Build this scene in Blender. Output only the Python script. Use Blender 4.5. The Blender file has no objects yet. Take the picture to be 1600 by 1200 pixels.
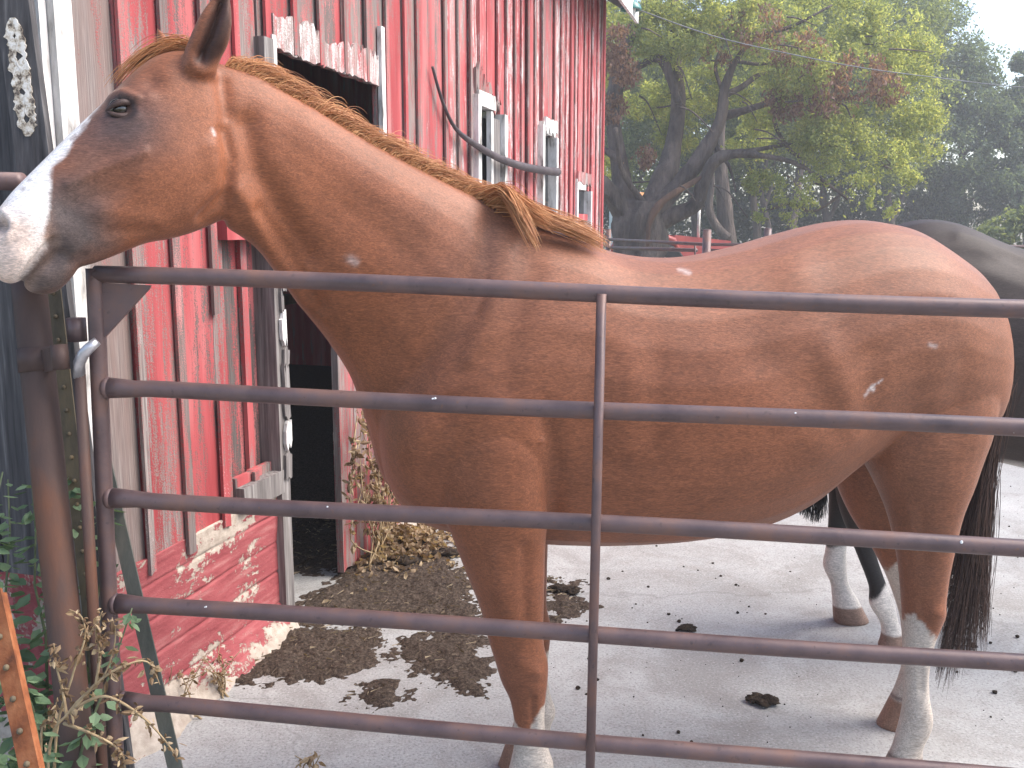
import bpy, bmesh, math, random
import numpy as np
from mathutils import Vector, Matrix, noise as mnoise

random.seed(7)
RNG = np.random.default_rng(11)
R = math.radians
scene = bpy.context.scene
col = scene.collection

# ------------------------------------------------------------------ camera, sky, sun, exposure
EYE, PITCH, FPX = 1.6, R(9.3), 1500.0
cam_d = bpy.data.cameras.new('camera')
cam_d.sensor_width = 36.0
cam_d.lens = 36.0 * FPX / 1600.0
cam_d.clip_start, cam_d.clip_end = 0.05, 2000
cam = bpy.data.objects.new('camera', cam_d)
col.objects.link(cam)
cam.location = (0, 0, EYE)
cam.rotation_euler = (R(90) - PITCH, 0, 0)
scene.camera = cam

SUN_EL, SUN_AZ = R(50), R(90)          # azimuth from +Y (straight ahead) towards +X (right)
world = bpy.data.worlds.new('World')
scene.world = world
world.use_nodes = True
wn = world.node_tree
bg = wn.nodes['Background']
sky = wn.nodes.new('ShaderNodeTexSky')
sky.sky_type = 'NISHITA'
sky.sun_disc = False
sky.sun_elevation = SUN_EL
sky.sun_rotation = SUN_AZ
sky.air_density = 1.0
sky.dust_density = 2.0
sky.ozone_density = 0.5
wn.links.new(sky.outputs[0], bg.inputs[0])
bg.inputs[1].default_value = 0.15

sun_d = bpy.data.lights.new('sun', 'SUN')
sun_d.energy = 2.3
sun_d.angle = R(42)
sun_d.color = (1.0, 0.93, 0.86)
sun = bpy.data.objects.new('sun', sun_d)
col.objects.link(sun)
sdir = Vector((math.sin(SUN_AZ) * math.cos(SUN_EL), math.cos(SUN_AZ) * math.cos(SUN_EL), math.sin(SUN_EL)))
sun.rotation_euler = sdir.to_track_quat('Z', 'Y').to_euler()
sun.location = (20, 5, 30)

scene.view_settings.view_transform = 'Standard'
scene.view_settings.look = 'None'
scene.view_settings.gamma = 1.0
scene.view_settings.exposure = 1.32
scene.cycles.use_denoising = True
scene.cycles.max_bounces = 5
scene.cycles.diffuse_bounces = 3
scene.cycles.transparent_max_bounces = 4

# ------------------------------------------------------------------ measuring helpers (photo pixel -> place)
CP, SP = math.cos(PITCH), math.sin(PITCH)
def ray(px, py):
    u, v = px - 800.0, py - 600.0
    return u, FPX * CP - v * SP, v * CP + FPX * SP       # right, forward, down
def P(px, py, Y):
    r, f, d = ray(px, py)
    return Vector((r / f * Y, Y, EYE - d / f * Y))
def G(px, py, z=0.0):
    r, f, d = ray(px, py)
    Y = (EYE - z) * f / d
    return Vector((r / f * Y, Y, z))
def project(V):
    V = np.asarray(V)
    x, y, z = V[:, 0], V[:, 1], V[:, 2] - EYE
    f = y * CP - z * SP
    d = y * SP + z * CP
    return 800 + FPX * x / f, 600 - FPX * d / f
BX, BY, DX, DY = -0.947, 3.65, 0.2723, 0.9622            # barn wall line
def W(px, py):
    r, f, d = ray(px, py)
    k = r / f
    t = (k * BY - BX) / (DX - DY * k)
    Y = BY + DY * t
    return t, EYE - d / f * Y

# ------------------------------------------------------------------ object helpers
def tag(o, label=None, cat=None, group=None, kind=None):
    if label: o['label'] = label
    if cat: o['category'] = cat
    if group: o['group'] = group
    if kind: o['kind'] = kind
    return o
def empty(name, loc=(0, 0, 0), rz=0.0):
    o = bpy.data.objects.new(name, None)
    o.empty_display_size = 0.1
    col.objects.link(o)
    o.location = loc
    o.rotation_euler = (0, 0, rz)
    return o
def link(name, me, mat=None, parent=None, loc=None):
    o = bpy.data.objects.new(name, me)
    col.objects.link(o)
    if mat is not None and len(me.materials) == 0:
        me.materials.append(mat)
    if parent is not None:
        o.parent = parent
    if loc is not None:
        o.location = loc
    return o

class MB:
    def __init__(s):
        s.v, s.f = [], []
    def add(s, v, f):
        n = len(s.v)
        s.v.extend([tuple(p) for p in v])
        s.f.extend([tuple(i + n for i in q) for q in f])
        return s
    def box(s, a, b):
        x0, y0, z0 = a; x1, y1, z1 = b
        return s.add([(x0,y0,z0),(x1,y0,z0),(x1,y1,z0),(x0,y1,z0),(x0,y0,z1),(x1,y0,z1),(x1,y1,z1),(x0,y1,z1)],
                     [(0,3,2,1),(4,5,6,7),(0,1,5,4),(1,2,6,5),(2,3,7,6),(3,0,4,7)])
    def tube(s, pts, rad, seg=10, caps=True, flat=1.0):
        pts = [Vector(p) for p in pts]
        if not hasattr(rad, '__len__'): rad = [rad] * len(pts)
        rings, nrm = [], None
        for i, p in enumerate(pts):
            t = (pts[min(i + 1, len(pts) - 1)] - pts[max(i - 1, 0)])
            if t.length < 1e-9: t = Vector((0, 0, 1))
            t.normalize()
            if nrm is None:
                nrm = t.orthogonal().normalized()
            else:
                nrm = (nrm - t * nrm.dot(t))
                nrm = nrm.normalized() if nrm.length > 1e-6 else t.orthogonal().normalized()
            bn = t.cross(nrm)
            rings.append([p + (nrm * math.cos(a) + bn * math.sin(a) * flat) * rad[i]
                          for a in [2 * math.pi * k / seg for k in range(seg)]])
        v = [q for r_ in rings for q in r_]
        f = []
        for i in range(len(pts) - 1):
            for k in range(seg):
                a, b = i * seg + k, i * seg + (k + 1) % seg
                f.append((a, b, b + seg, a + seg))
        if caps:
            f.append(tuple(range(seg - 1, -1, -1)))
            f.append(tuple((len(pts) - 1) * seg + k for k in range(seg)))
        return s.add(v, f)
    def bar(s, p, q, w, h, up=(0, 0, 1)):
        p, q = Vector(p), Vector(q)
        t = (q - p).normalized(); u = Vector(up); sd = t.cross(u).normalized(); u = sd.cross(t).normalized()
        v = []
        for c in (p, q):
            v += [c + sd * w / 2 + u * h / 2, c - sd * w / 2 + u * h / 2, c - sd * w / 2 - u * h / 2, c + sd * w / 2 - u * h / 2]
        return s.add(v, [(0,1,2,3),(7,6,5,4),(0,4,5,1),(1,5,6,2),(2,6,7,3),(3,7,4,0)])
    def mesh(s, name='mesh', smooth=False):
        me = bpy.data.meshes.new(name)
        me.from_pydata(s.v, [], s.f)
        me.update()
        if smooth:
            me.polygons.foreach_set('use_smooth', np.ones(len(me.polygons), dtype=bool))
        return me
    def build(s, name, mat, parent=None, smooth=False, loc=None):
        return link(name, s.mesh(name, smooth), mat, parent, loc)

def np_mesh(name, V, F, smooth=False):
    V = np.asarray(V, dtype=np.float32); F = np.asarray(F, dtype=np.int32)
    me = bpy.data.meshes.new(name)
    k = F.shape[1]
    me.vertices.add(len(V)); me.vertices.foreach_set('co', V.ravel())
    me.loops.add(F.size); me.loops.foreach_set('vertex_index', F.ravel())
    me.polygons.add(len(F))
    me.polygons.foreach_set('loop_start', np.arange(0, F.size, k, dtype=np.int32))
    me.polygons.foreach_set('loop_total', np.full(len(F), k, dtype=np.int32))
    me.update(calc_edges=True)
    if smooth:
        me.polygons.foreach_set('use_smooth', np.ones(len(F), dtype=bool))
    me.validate()
    return me

def fbm(Pn, octaves=4):
    """smooth value noise -1..1 on an (n,3) array"""
    Pn = np.asarray(Pn, dtype=np.float64)
    out = np.zeros(len(Pn)); amp, tot = 1.0, 0.0
    for o in range(octaves):
        q = Pn * (2.0 ** o) + 17.3 * o
        i = np.floor(q).astype(np.int64); f = q - i
        f = f * f * (3 - 2 * f)
        acc = np.zeros(len(Pn))
        for dx in (0, 1):
            for dy in (0, 1):
                for dz in (0, 1):
                    h = ((i[:, 0] + dx) * 73856093) ^ ((i[:, 1] + dy) * 19349663) ^ ((i[:, 2] + dz) * 83492791)
                    h = (h * 2654435761) & 0xFFFFFFFF
                    h = (h ^ (h >> 15)) * 2246822519 & 0xFFFFFFFF
                    h = (h ^ (h >> 13)) & 0xFFFF
                    w = (f[:, 0] if dx else 1 - f[:, 0]) * (f[:, 1] if dy else 1 - f[:, 1]) * (f[:, 2] if dz else 1 - f[:, 2])
                    acc += w * (h / 32767.5 - 1.0)
        out += amp * acc; tot += amp; amp *= 0.5
    return out / tot

def catmull(A, sub):
    A = np.asarray(A, dtype=float)
    n = len(A); out = []
    for i in range(n - 1):
        p0, p1, p2, p3 = A[max(i - 1, 0)], A[i], A[i + 1], A[min(i + 2, n - 1)]
        for s in range(sub):
            t = s / sub
            out.append(0.5 * (2 * p1 + (p2 - p0) * t + (2 * p0 - 5 * p1 + 4 * p2 - p3) * t * t + (3 * p1 - p0 - 3 * p2 + p3) * t ** 3))
    out.append(A[-1])
    return np.array(out)

def seg_dist(x, y, poly):
    d = np.full(len(x), 1e9)
    if len(poly) == 1: return np.hypot(x - poly[0][0], y - poly[0][1])
    for (ax, ay), (bx, by) in zip(poly[:-1], poly[1:]):
        ex, ey = bx - ax, by - ay
        t = np.clip(((x - ax) * ex + (y - ay) * ey) / (ex * ex + ey * ey + 1e-9), 0, 1)
        d = np.minimum(d, np.hypot(x - ax - t * ex, y - ay - t * ey))
    return d
def inside(x, y, poly):
    c = np.zeros(len(x), dtype=bool); n = len(poly)
    for i in range(n):
        (x1, y1), (x2, y2) = poly[i], poly[(i + 1) % n]
        c ^= ((y1 > y) != (y2 > y)) & (x < (x2 - x1) * (y - y1) / (y2 - y1 + 1e-12) + x1)
    return c
def ball(c, r, n=20, m=12, sq=(1, 1, 1)):
    v, f = [], []
    for i in range(m + 1):
        ph = math.pi * i / m
        for j in range(n):
            a = 2 * math.pi * j / n
            v.append(Vector(c) + Vector((math.sin(ph) * math.cos(a) * sq[0], math.sin(ph) * math.sin(a) * sq[1], math.cos(ph) * sq[2])) * r)
    for i in range(m):
        for j in range(n):
            f.append((i * n + j, (i + 1) * n + j, (i + 1) * n + (j + 1) % n, i * n + (j + 1) % n))
    return v, f

# ------------------------------------------------------------------ materials
class NT:
    def __init__(s, name):
        s.m = bpy.data.materials.new(name); s.m.use_nodes = True
        s.t = s.m.node_tree; s.b = s.t.nodes['Principled BSDF']; s.out = s.t.nodes['Material Output']
    def n(s, typ, **kw):
        x = s.t.nodes.new('ShaderNode' + typ)
        for k, v in kw.items(): setattr(x, k, v)
        return x
    def l(s, a, b): s.t.links.new(a, b)
    def val(s, sock, v):
        if isinstance(v, bpy.types.NodeSocket): s.l(v, sock)
        else: sock.default_value = v
    def coord(s, kind='Object', scale=(1, 1, 1), offset=None, rnd=False, rot=(0, 0, 0)):
        tc = s.n('TexCoord'); src = tc.outputs[kind]
        if rnd:
            oi = s.n('ObjectInfo')
            mu = s.n('VectorMath', operation='SCALE'); mu.inputs[0].default_value = (31, 47, 23); s.l(oi.outputs['Random'], mu.inputs['Scale'])
            ad = s.n('VectorMath', operation='ADD'); s.l(src, ad.inputs[0]); s.l(mu.outputs[0], ad.inputs[1]); src = ad.outputs[0]
        mp = s.n('Mapping'); mp.inputs['Scale'].default_value = scale; mp.inputs['Rotation'].default_value = rot
        if offset: mp.inputs['Location'].default_value = offset
        s.l(src, mp.inputs[0]); return mp.outputs[0]
    def noise(s, vec, scale, detail=5, rough=0.55, dist=0.0):
        x = s.n('TexNoise'); s.l(vec, x.inputs['Vector']); x.inputs['Scale'].default_value = scale
        x.inputs['Detail'].default_value = detail; x.inputs['Roughness'].default_value = rough; x.inputs['Distortion'].default_value = dist
        return x.outputs['Fac']
    def ramp(s, fac, stops, interp='LINEAR'):
        x = s.n('ValToRGB'); x.color_ramp.interpolation = interp
        e = x.color_ramp.elements
        while len(e) < len(stops): e.new(0.5)
        for q, (p, c) in zip(e, stops):
            q.position = p; q.color = (c, c, c, 1) if not hasattr(c, '__len__') else (*c, 1)
        s.l(fac, x.inputs[0]); return x.outputs[0]
    def mix(s, fac, a, b, mode='MIX'):
        x = s.n('Mix', data_type='RGBA', blend_type=mode)
        s.val(x.inputs[0], fac)
        for sock, v in ((x.inputs[6], a), (x.inputs[7], b)):
            if isinstance(v, tuple): sock.default_value = (*v, 1) if len(v) == 3 else v
            else: s.l(v, sock)
        return x.outputs[2]
    def math(s, op, a, b=0.0, clamp=False):
        x = s.n('Math', operation=op, use_clamp=clamp); s.val(x.inputs[0], a); s.val(x.inputs[1], b); return x.outputs[0]
    def bump(s, h, strength=0.3, dist=0.01):
        x = s.n('Bump'); x.inputs['Strength'].default_value = strength; x.inputs['Distance'].default_value = dist
        s.l(h, x.inputs['Height']); s.l(x.outputs[0], s.b.inputs['Normal']); return x
    def set(s, color=None, rough=None, metal=None, spec=None):
        if color is not None:
            if isinstance(color, tuple): s.b.inputs['Base Color'].default_value = (*color, 1)
            else: s.l(color, s.b.inputs['Base Color'])
        if rough is not None: s.val(s.b.inputs['Roughness'], rough)
        if metal is not None: s.val(s.b.inputs['Metallic'], metal)
        if spec is not None: s.b.inputs['Specular IOR Level'].default_value = spec
        return s.m

def m_peeling(name, red=True, dark=False):
    """weathered wood with peeling paint; object colour: r = paint cover, g = white primer, b = grey level"""
    k = NT(name)
    oi = k.n('ObjectInfo'); sep = k.n('SeparateColor'); k.l(oi.outputs['Color'], sep.inputs[0])
    v = k.coord('Object', (1, 1, 1), rnd=True)
    vs = k.coord('Object', (1, 1, 0.11), rnd=True)
    vg = k.coord('Object', (1, 1, 0.025), rnd=True)
    big = k.noise(vs, 13, 6, 0.62)
    mid = k.noise(vs, 45, 5, 0.6, 0.4)
    fine = k.noise(v, 210, 3, 0.6)
    grain = k.noise(vg, 230, 4, 0.6)
    # wood
    wood = k.ramp(grain, [(0.25, (0.085, 0.070, 0.066)), (0.5, (0.235, 0.20, 0.188)), (0.75, (0.40, 0.36, 0.34))])
    wood2 = k.mix(k.ramp(big, [(0.35, 0.0), (0.7, 1.0)]), wood, (0.25, 0.17, 0.15))
    bl = k.mix(1.0, wood2, sep.outputs[2], 'MULTIPLY')
    # paint
    pc = k.ramp(k.noise(vs, 7, 4), [(0.3, (0.29, 0.045, 0.050)), (0.5, (0.42, 0.088, 0.092)), (0.72, (0.52, 0.23, 0.22))])
    cov = k.math('ADD', k.math('MULTIPLY', big, 0.45), k.math('ADD', k.math('MULTIPLY', mid, 0.32), k.math('MULTIPLY', fine, 0.30)))
    cov = k.math('ADD', k.math('MULTIPLY', k.math('SUBTRACT', cov, 0.535), 3.0), k.math('SUBTRACT', sep.outputs[0], 0.5))
    x = k.n('Math', operation='MULTIPLY_ADD', use_clamp=True); k.l(cov, x.inputs[0]); x.inputs[1].default_value = 5.0; x.inputs[2].default_value = 0.5
    pm = x.outputs[0]
    base = k.mix(pm, bl, pc)
    # chalky white primer
    vw = k.coord('Object', (1, 1, 0.19), rnd=True)
    wn_ = k.math('ADD', k.math('MULTIPLY', k.noise(vw, 26, 6, 0.7, 0.3), 0.62), k.math('MULTIPLY', fine, 0.38))
    wn_ = k.math('ADD', wn_, sep.outputs[1])
    x = k.n('Math', operation='MULTIPLY_ADD', use_clamp=True); k.l(wn_, x.inputs[0]); x.inputs[1].default_value = 9.0; x.inputs[2].default_value = -8.5
    base = k.mix(x.outputs[0], base, (0.70, 0.66, 0.64))
    h = k.math('ADD', k.math('MULTIPLY', pm, 0.5), k.math('MULTIPLY', grain, 0.6))
    k.bump(h, 0.55, 0.004)
    return k.set(base, 0.82, spec=0.2)

def m_pipe():
    k = NT('rusty_pipe_steel')
    v = k.coord('Object', rnd=True)
    a = k.noise(v, 9, 6, 0.6); b = k.noise(v, 90, 4, 0.6); c = k.noise(v, 2.5, 3)
    base = k.ramp(a, [(0.3, (0.080, 0.052, 0.054)), (0.52, (0.135, 0.085, 0.081)), (0.70, (0.19, 0.10, 0.075))])
    base = k.mix(k.ramp(b, [(0.62, 0.0), (0.75, 0.6)]), base, (0.20, 0.085, 0.04))
    base = k.mix(k.ramp(k.noise(v, 55, 3), [(0.25, 0.5), (0.36, 0.0)]), base, (0.03, 0.024, 0.026))
    k.bump(b, 0.18, 0.002)
    return k.set(base, k.ramp(a, [(0.3, 0.36), (0.7, 0.62)]), 0.2, 0.55)

def m_simple(name, stops, scale=8, rough=0.7, detail=5, bump=0.2, bscale=60, rnd=True, stretch=(1, 1, 1), bd=0.004, metal=0.0, spec=0.3):
    k = NT(name)
    v = k.coord('Object', stretch, rnd=rnd)
    a = k.noise(v, scale, detail, 0.6)
    base = k.ramp(a, stops)
    if bump: k.bump(k.noise(v, bscale, 4), bump, bd)
    return k.set(base, rough, metal, spec)

def m_concrete():
    k = NT('worn_concrete')
    v = k.coord('Object')
    a = k.noise(v, 0.9, 6, 0.6); b = k.noise(v, 12, 5, 0.65); c = k.noise(v, 110, 4, 0.7)
    base = k.ramp(a, [(0.3, (0.275, 0.275, 0.27)), (0.55, (0.38, 0.38, 0.37)), (0.75, (0.45, 0.447, 0.435))])
    base = k.mix(k.ramp(b, [(0.35, 0.45), (0.55, 0.0)]), base, (0.30, 0.285, 0.27))
    base = k.mix(k.ramp(k.noise(v, 2.3, 7, 0.7, 0.8), [(0.38, 0.6), (0.54, 0.0)]), base, (0.22, 0.205, 0.19))
    base = k.mix(k.ramp(k.noise(v, 70, 4, 0.75), [(0.28, 0.6), (0.40, 0.0)]), base, (0.16, 0.14, 0.12))
    base = k.mix(k.ramp(c, [(0.3, 0.85), (0.48, 0.0)]), base, (0.15, 0.145, 0.14))
    base = k.mix(k.ramp(c, [(0.56, 0.0), (0.70, 0.6)]), base, (0.55, 0.55, 0.54))
    vo = k.n('TexVoronoi', feature='DISTANCE_TO_EDGE'); k.l(k.coord('Object', (1, 1, 1), (3.1, 1.7, 0)), vo.inputs['Vector']); vo.inputs['Scale'].default_value = 0.42
    w2 = k.n('VectorMath', operation='ADD')
    nz = k.n('TexNoise'); k.l(v, nz.inputs['Vector']); nz.inputs['Scale'].default_value = 5
    sc = k.n('VectorMath', operation='SCALE'); k.l(nz.outputs['Color'], sc.inputs[0]); sc.inputs['Scale'].default_value = 0.25
    k.l(v, w2.inputs[0]); k.l(sc.outputs[0], w2.inputs[1]); k.l(w2.outputs[0], vo.inputs['Vector'])
    crack = k.ramp(vo.outputs['Distance'], [(0.0, 1.0), (0.004, 0.0)])
    base = k.mix(k.math('MULTIPLY', crack, 0.3), base, (0.12, 0.11, 0.10))
    k.bump(k.math('ADD', k.math('MULTIPLY', b, 0.5), c), 0.35, 0.004)
    return k.set(base, 0.85, spec=0.25)

def m_foundation():
    k = NT('painted_foundation')
    v = k.coord('Object'); vs = k.coord('Object', (0.55, 1, 1))
    a = k.math('ADD', k.math('MULTIPLY', k.noise(vs, 6, 6, 0.65, 0.5), 0.75), k.math('MULTIPLY', k.noise(v, 50, 4, 0.7), 0.25))
    sep = k.n('SeparateXYZ'); k.l(v, sep.inputs[0])
    hb = k.ramp(sep.outputs[2], [(0.0, 0.19), (0.12, 0.07), (0.2, 0.0), (0.36, -0.0), (0.50, 0.05), (0.6, 0.07)])
    a = k.math('ADD', a, hb)
    m = k.ramp(a, [(0.575, 0.0), (0.60, 1.0)])
    red = k.ramp(k.noise(k.coord('Object', (0.25, 1, 1.6)), 22, 6, 0.65), [(0.3, (0.24, 0.052, 0.058)), (0.55, (0.33, 0.085, 0.09)), (0.75, (0.42, 0.18, 0.17))])
    con = k.ramp(k.noise(v, 30, 5), [(0.3, (0.33, 0.27, 0.22)), (0.7, (0.52, 0.45, 0.38))])
    base = k.mix(m, red, con)
    k.bump(k.math('ADD', k.math('MULTIPLY', m, -0.7), k.math('MULTIPLY', k.noise(vs, 60, 5, 0.7), 0.9)), 0.6, 0.007)
    return k.set(base, 0.85, spec=0.2)

def m_leaf(name, stops, trans=0.45, rough=0.55):
    k = NT(name)
    g = k.n('NewGeometry')
    base = k.ramp(g.outputs['Random Per Island'], stops)
    k.set(base, rough, spec=0.25)
    tr = k.n('BsdfTranslucent'); br = k.mix(1.0, base, (1.5, 1.35, 0.7), 'MULTIPLY'); k.l(br, tr.inputs[0])
    mx = k.n('MixShader'); mx.inputs[0].default_value = trans
    k.l(k.b.outputs[0], mx.inputs[1]); k.l(tr.outputs[0], mx.inputs[2]); k.l(mx.outputs[0], k.out.inputs[0])
    return k.m

def m_hair(name, stops, rough=0.45):
    k = NT(name)
    g = k.n('NewGeometry')
    k.set(k.ramp(g.outputs['Random Per Island'], stops), rough, spec=0.4)
    tr = k.n('BsdfTranslucent'); k.l(k.b.inputs['Base Color'].links[0].from_socket, tr.inputs[0])
    mx = k.n('MixShader'); mx.inputs[0].default_value = 0.25
    k.l(k.b.outputs[0], mx.inputs[1]); k.l(tr.outputs[0], mx.inputs[2]); k.l(mx.outputs[0], k.out.inputs[0])
    return k.m

def m_coat(name, sheen=0.35, rough=0.5):
    k = NT(name)
    at = k.n('Attribute', attribute_name='coat')
    v = k.coord('Object', (1, 1, 1))
    # short hair: streaks running back and down the body
    vh = k.coord('Object', (0.22, 1, 1), rot=(0, R(35), 0))
    f1 = k.noise(vh, 420, 3, 0.65, 0.6); f2 = k.noise(vh, 170, 3, 0.6, 1.0); big = k.noise(v, 9, 4, 0.6)
    fac = k.math('ADD', k.math('MULTIPLY', f1, 0.6), k.math('MULTIPLY', f2, 0.4))
    sh = k.ramp(fac, [(0.30, 0.50), (0.5, 0.98), (0.70, 1.65)])
    base = k.mix(1.0, at.outputs['Color'], sh, 'MULTIPLY')
    base = k.mix(1.0, base, k.ramp(big, [(0.3, 0.86), (0.7, 1.13)]), 'MULTIPLY')
    k.bump(fac, 0.32, 0.003)
    k.set(base, rough, spec=0.33)
    k.b.inputs['Sheen Weight'].default_value = sheen
    k.b.inputs['Sheen Roughness'].default_value = 0.45
    k.b.inputs['Sheen Tint'].default_value = (1.0, 0.82, 0.74, 1)
    return k.m

M = {}
M['paint'] = m_peeling('peeling_paint_wood')
M['pipe'] = m_pipe()
M['concrete'] = m_concrete()
M['foundation'] = m_foundation()
M['rust_post'] = m_simple('brown_rust_post', [(0.3, (0.055, 0.036, 0.034)), (0.55, (0.092, 0.056, 0.046)), (0.75, (0.17, 0.07, 0.038))], 6, 0.6, 6, 0.2, 120, stretch=(1, 1, 0.35), metal=0.15)
M['orange_rust'] = m_simple('orange_rust', [(0.3, (0.10, 0.034, 0.016)), (0.5, (0.23, 0.075, 0.028)), (0.72, (0.33, 0.13, 0.055))], 22, 0.8, 6, 0.3, 120)
M['tpost'] = m_simple('olive_rust_post', [(0.3, (0.045, 0.04, 0.032)), (0.5, (0.12, 0.095, 0.06)), (0.75, (0.21, 0.15, 0.08))], 12, 0.75, 6, 0.3, 120, stretch=(1, 1, 0.3))
M['green_post'] = m_simple('faded_green_post', [(0.3, (0.06, 0.065, 0.055)), (0.55, (0.13, 0.13, 0.11)), (0.75, (0.22, 0.19, 0.155))], 10, 0.75, 6, 0.3, 120, stretch=(1, 1, 0.3))
M['grey_wood'] = m_simple('silver_grey_wood', [(0.3, (0.085, 0.075, 0.072)), (0.55, (0.21, 0.19, 0.18)), (0.75, (0.38, 0.36, 0.345))], 60, 0.85, 5, 0.5, 90, stretch=(1, 1, 0.05))
M['dark_wood'] = m_simple('dark_weathered_wood', [(0.3, (0.028, 0.026, 0.028)), (0.55, (0.085, 0.080, 0.082)), (0.78, (0.21, 0.20, 0.20))], 50, 0.85, 5, 0.6, 90, stretch=(1, 1, 0.06))
M['galv'] = m_simple('worn_bright_steel', [(0.3, (0.35, 0.34, 0.36)), (0.7, (0.6, 0.58, 0.6))], 30, 0.4, 3, 0.1, 90, metal=0.7)
M['interior'] = m_simple('dark_barn_interior', [(0.3, (0.10, 0.065, 0.06)), (0.7, (0.26, 0.18, 0.16))], 30, 0.9, 4, 0.3, 60, stretch=(1, 1, 0.1))
M['shingle'] = m_simple('grey_roofing', [(0.3, (0.05, 0.05, 0.055)), (0.7, (0.13, 0.125, 0.12))], 20, 0.85)
M['manure'] = m_simple('dry_manure_litter', [(0.30, (0.020, 0.014, 0.011)), (0.47, (0.060, 0.044, 0.034)), (0.60, (0.105, 0.078, 0.060)), (0.75, (0.21, 0.165, 0.12))], 95, 0.95, 8, 0.9, 240, bd=0.008, spec=0.1)
M['dung'] = m_simple('dark_dung', [(0.3, (0.012, 0.009, 0.007)), (0.6, (0.045, 0.032, 0.023)), (0.8, (0.12, 0.09, 0.06))], 60, 0.95, 7, 0.9, 160, bd=0.006, spec=0.15)
M['straw'] = m_leaf('dry_straw', [(0.0, (0.09, 0.065, 0.045)), (0.6, (0.18, 0.135, 0.09)), (1.0, (0.42, 0.34, 0.23))], 0.15, 0.8)
M['dryleaf'] = m_leaf('dry_leaves', [(0.0, (0.11, 0.068, 0.042)), (0.5, (0.24, 0.165, 0.10)), (1.0, (0.46, 0.36, 0.24))], 0.3, 0.8)
M['drystem'] = m_simple('dry_stalk', [(0.3, (0.22, 0.15, 0.08)), (0.7, (0.42, 0.32, 0.19))], 40, 0.8)
M['weed'] = m_leaf('weed_leaves', [(0.0, (0.075, 0.125, 0.07)), (0.5, (0.14, 0.215, 0.125)), (1.0, (0.22, 0.31, 0.19))], 0.35, 0.6)
M['weedstem'] = m_simple('weed_stem', [(0.3, (0.07, 0.10, 0.05)), (0.7, (0.14, 0.15, 0.08))], 30, 0.7)
M['bark'] = m_simple('tree_bark', [(0.3, (0.045, 0.036, 0.032)), (0.5, (0.12, 0.094, 0.080)), (0.72, (0.23, 0.18, 0.15))], 5, 0.9, 8, 1.0, 22, stretch=(1, 1, 0.22), bd=0.06)
M['barkorange'] = m_simple('split_orange_bark', [(0.3, (0.08, 0.05, 0.04)), (0.55, (0.19, 0.105, 0.065)), (0.75, (0.33, 0.19, 0.11))], 6, 0.9, 7, 0.8, 20, stretch=(1, 1, 0.2), bd=0.03)
M['leaf_light'] = m_leaf('yellow_green_leaves', [(0.0, (0.19, 0.23, 0.11)), (0.5, (0.31, 0.37, 0.16)), (0.88, (0.41, 0.46, 0.19)), (1.0, (0.46, 0.44, 0.20))], 0.62)
M['leaf_mid'] = m_leaf('mid_green_leaves', [(0.0, (0.11, 0.15, 0.08)), (0.5, (0.19, 0.245, 0.125)), (1.0, (0.27, 0.32, 0.165))], 0.58)
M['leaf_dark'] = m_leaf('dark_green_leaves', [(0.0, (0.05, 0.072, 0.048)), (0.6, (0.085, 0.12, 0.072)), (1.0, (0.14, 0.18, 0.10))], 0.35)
M['leaf_blue'] = m_leaf('blue_green_leaves', [(0.0, (0.085, 0.125, 0.09)), (0.5, (0.14, 0.195, 0.14)), (1.0, (0.20, 0.27, 0.18))], 0.55)
M['leaf_brown'] = m_leaf('withered_leaves', [(0.0, (0.14, 0.075, 0.055)), (0.5, (0.24, 0.14, 0.11)), (1.0, (0.33, 0.21, 0.16))], 0.4)
M['coat_sorrel'] = m_coat('sorrel_coat', 0.10, 0.50)
M['coat_black'] = m_coat('black_coat', 0.0, 0.6)
M['mane'] = m_hair('ginger_mane', [(0.0, (0.38, 0.14, 0.055)), (0.5, (0.58, 0.25, 0.10)), (1.0, (0.76, 0.42, 0.19))])
M['tail_brown'] = m_hair('dark_brown_tail', [(0.0, (0.035, 0.022, 0.02)), (0.6, (0.075, 0.045, 0.038)), (1.0, (0.16, 0.095, 0.07))])
M['tail_black'] = m_hair('black_tail', [(0.0, (0.012, 0.012, 0.015)), (1.0, (0.04, 0.038, 0.042))])
k = NT('eye_dark'); k.b.inputs['Coat Weight'].default_value = 1.0; M['eye'] = k.set((0.012, 0.007, 0.005), 0.08, spec=0.6)
M['white_frame'] = m_simple('flaking_white_paint', [(0.34, (0.20, 0.185, 0.17)), (0.44, (0.55, 0.53, 0.5)), (0.6, (0.78, 0.76, 0.74))], 16, 0.75, 6, 0.4, 90, stretch=(1, 1, 0.3))
M['dirt'] = m_simple('dirt_and_grass', [(0.3, (0.05, 0.06, 0.025)), (0.55, (0.11, 0.11, 0.05)), (0.75, (0.17, 0.14, 0.09))], 1.5, 0.95, 8, 0.6, 20, bd=0.03)

# ------------------------------------------------------------------ ground
def sheet(name, x0, x1, y0, y1, z, nx, ny, mat, wob=0.0):
    xs = np.linspace(x0, x1, nx + 1); ys = np.linspace(y0, y1, ny + 1)
    X, Y = np.meshgrid(xs, ys)
    V = np.stack([X.ravel(), Y.ravel(), np.full(X.size, z)], 1)
    if wob: V[:, 2] += wob * fbm(V * 0.9, 3)
    i = np.arange(ny)[:, None] * (nx + 1) + np.arange(nx)[None, :]
    F = np.stack([i, i + 1, i + nx + 2, i + nx + 1], -1).reshape(-1, 4)
    return link(name, np_mesh(name, V, F, True), mat)
tag(sheet('ground', -90, 90, -60, 90, -0.02, 8, 8, M['dirt']), kind='structure')
tag(sheet('concrete_yard', -6, 14, -2, 13.5, 0.0, 60, 60, M['concrete'], 0.004), kind='structure')

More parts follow.
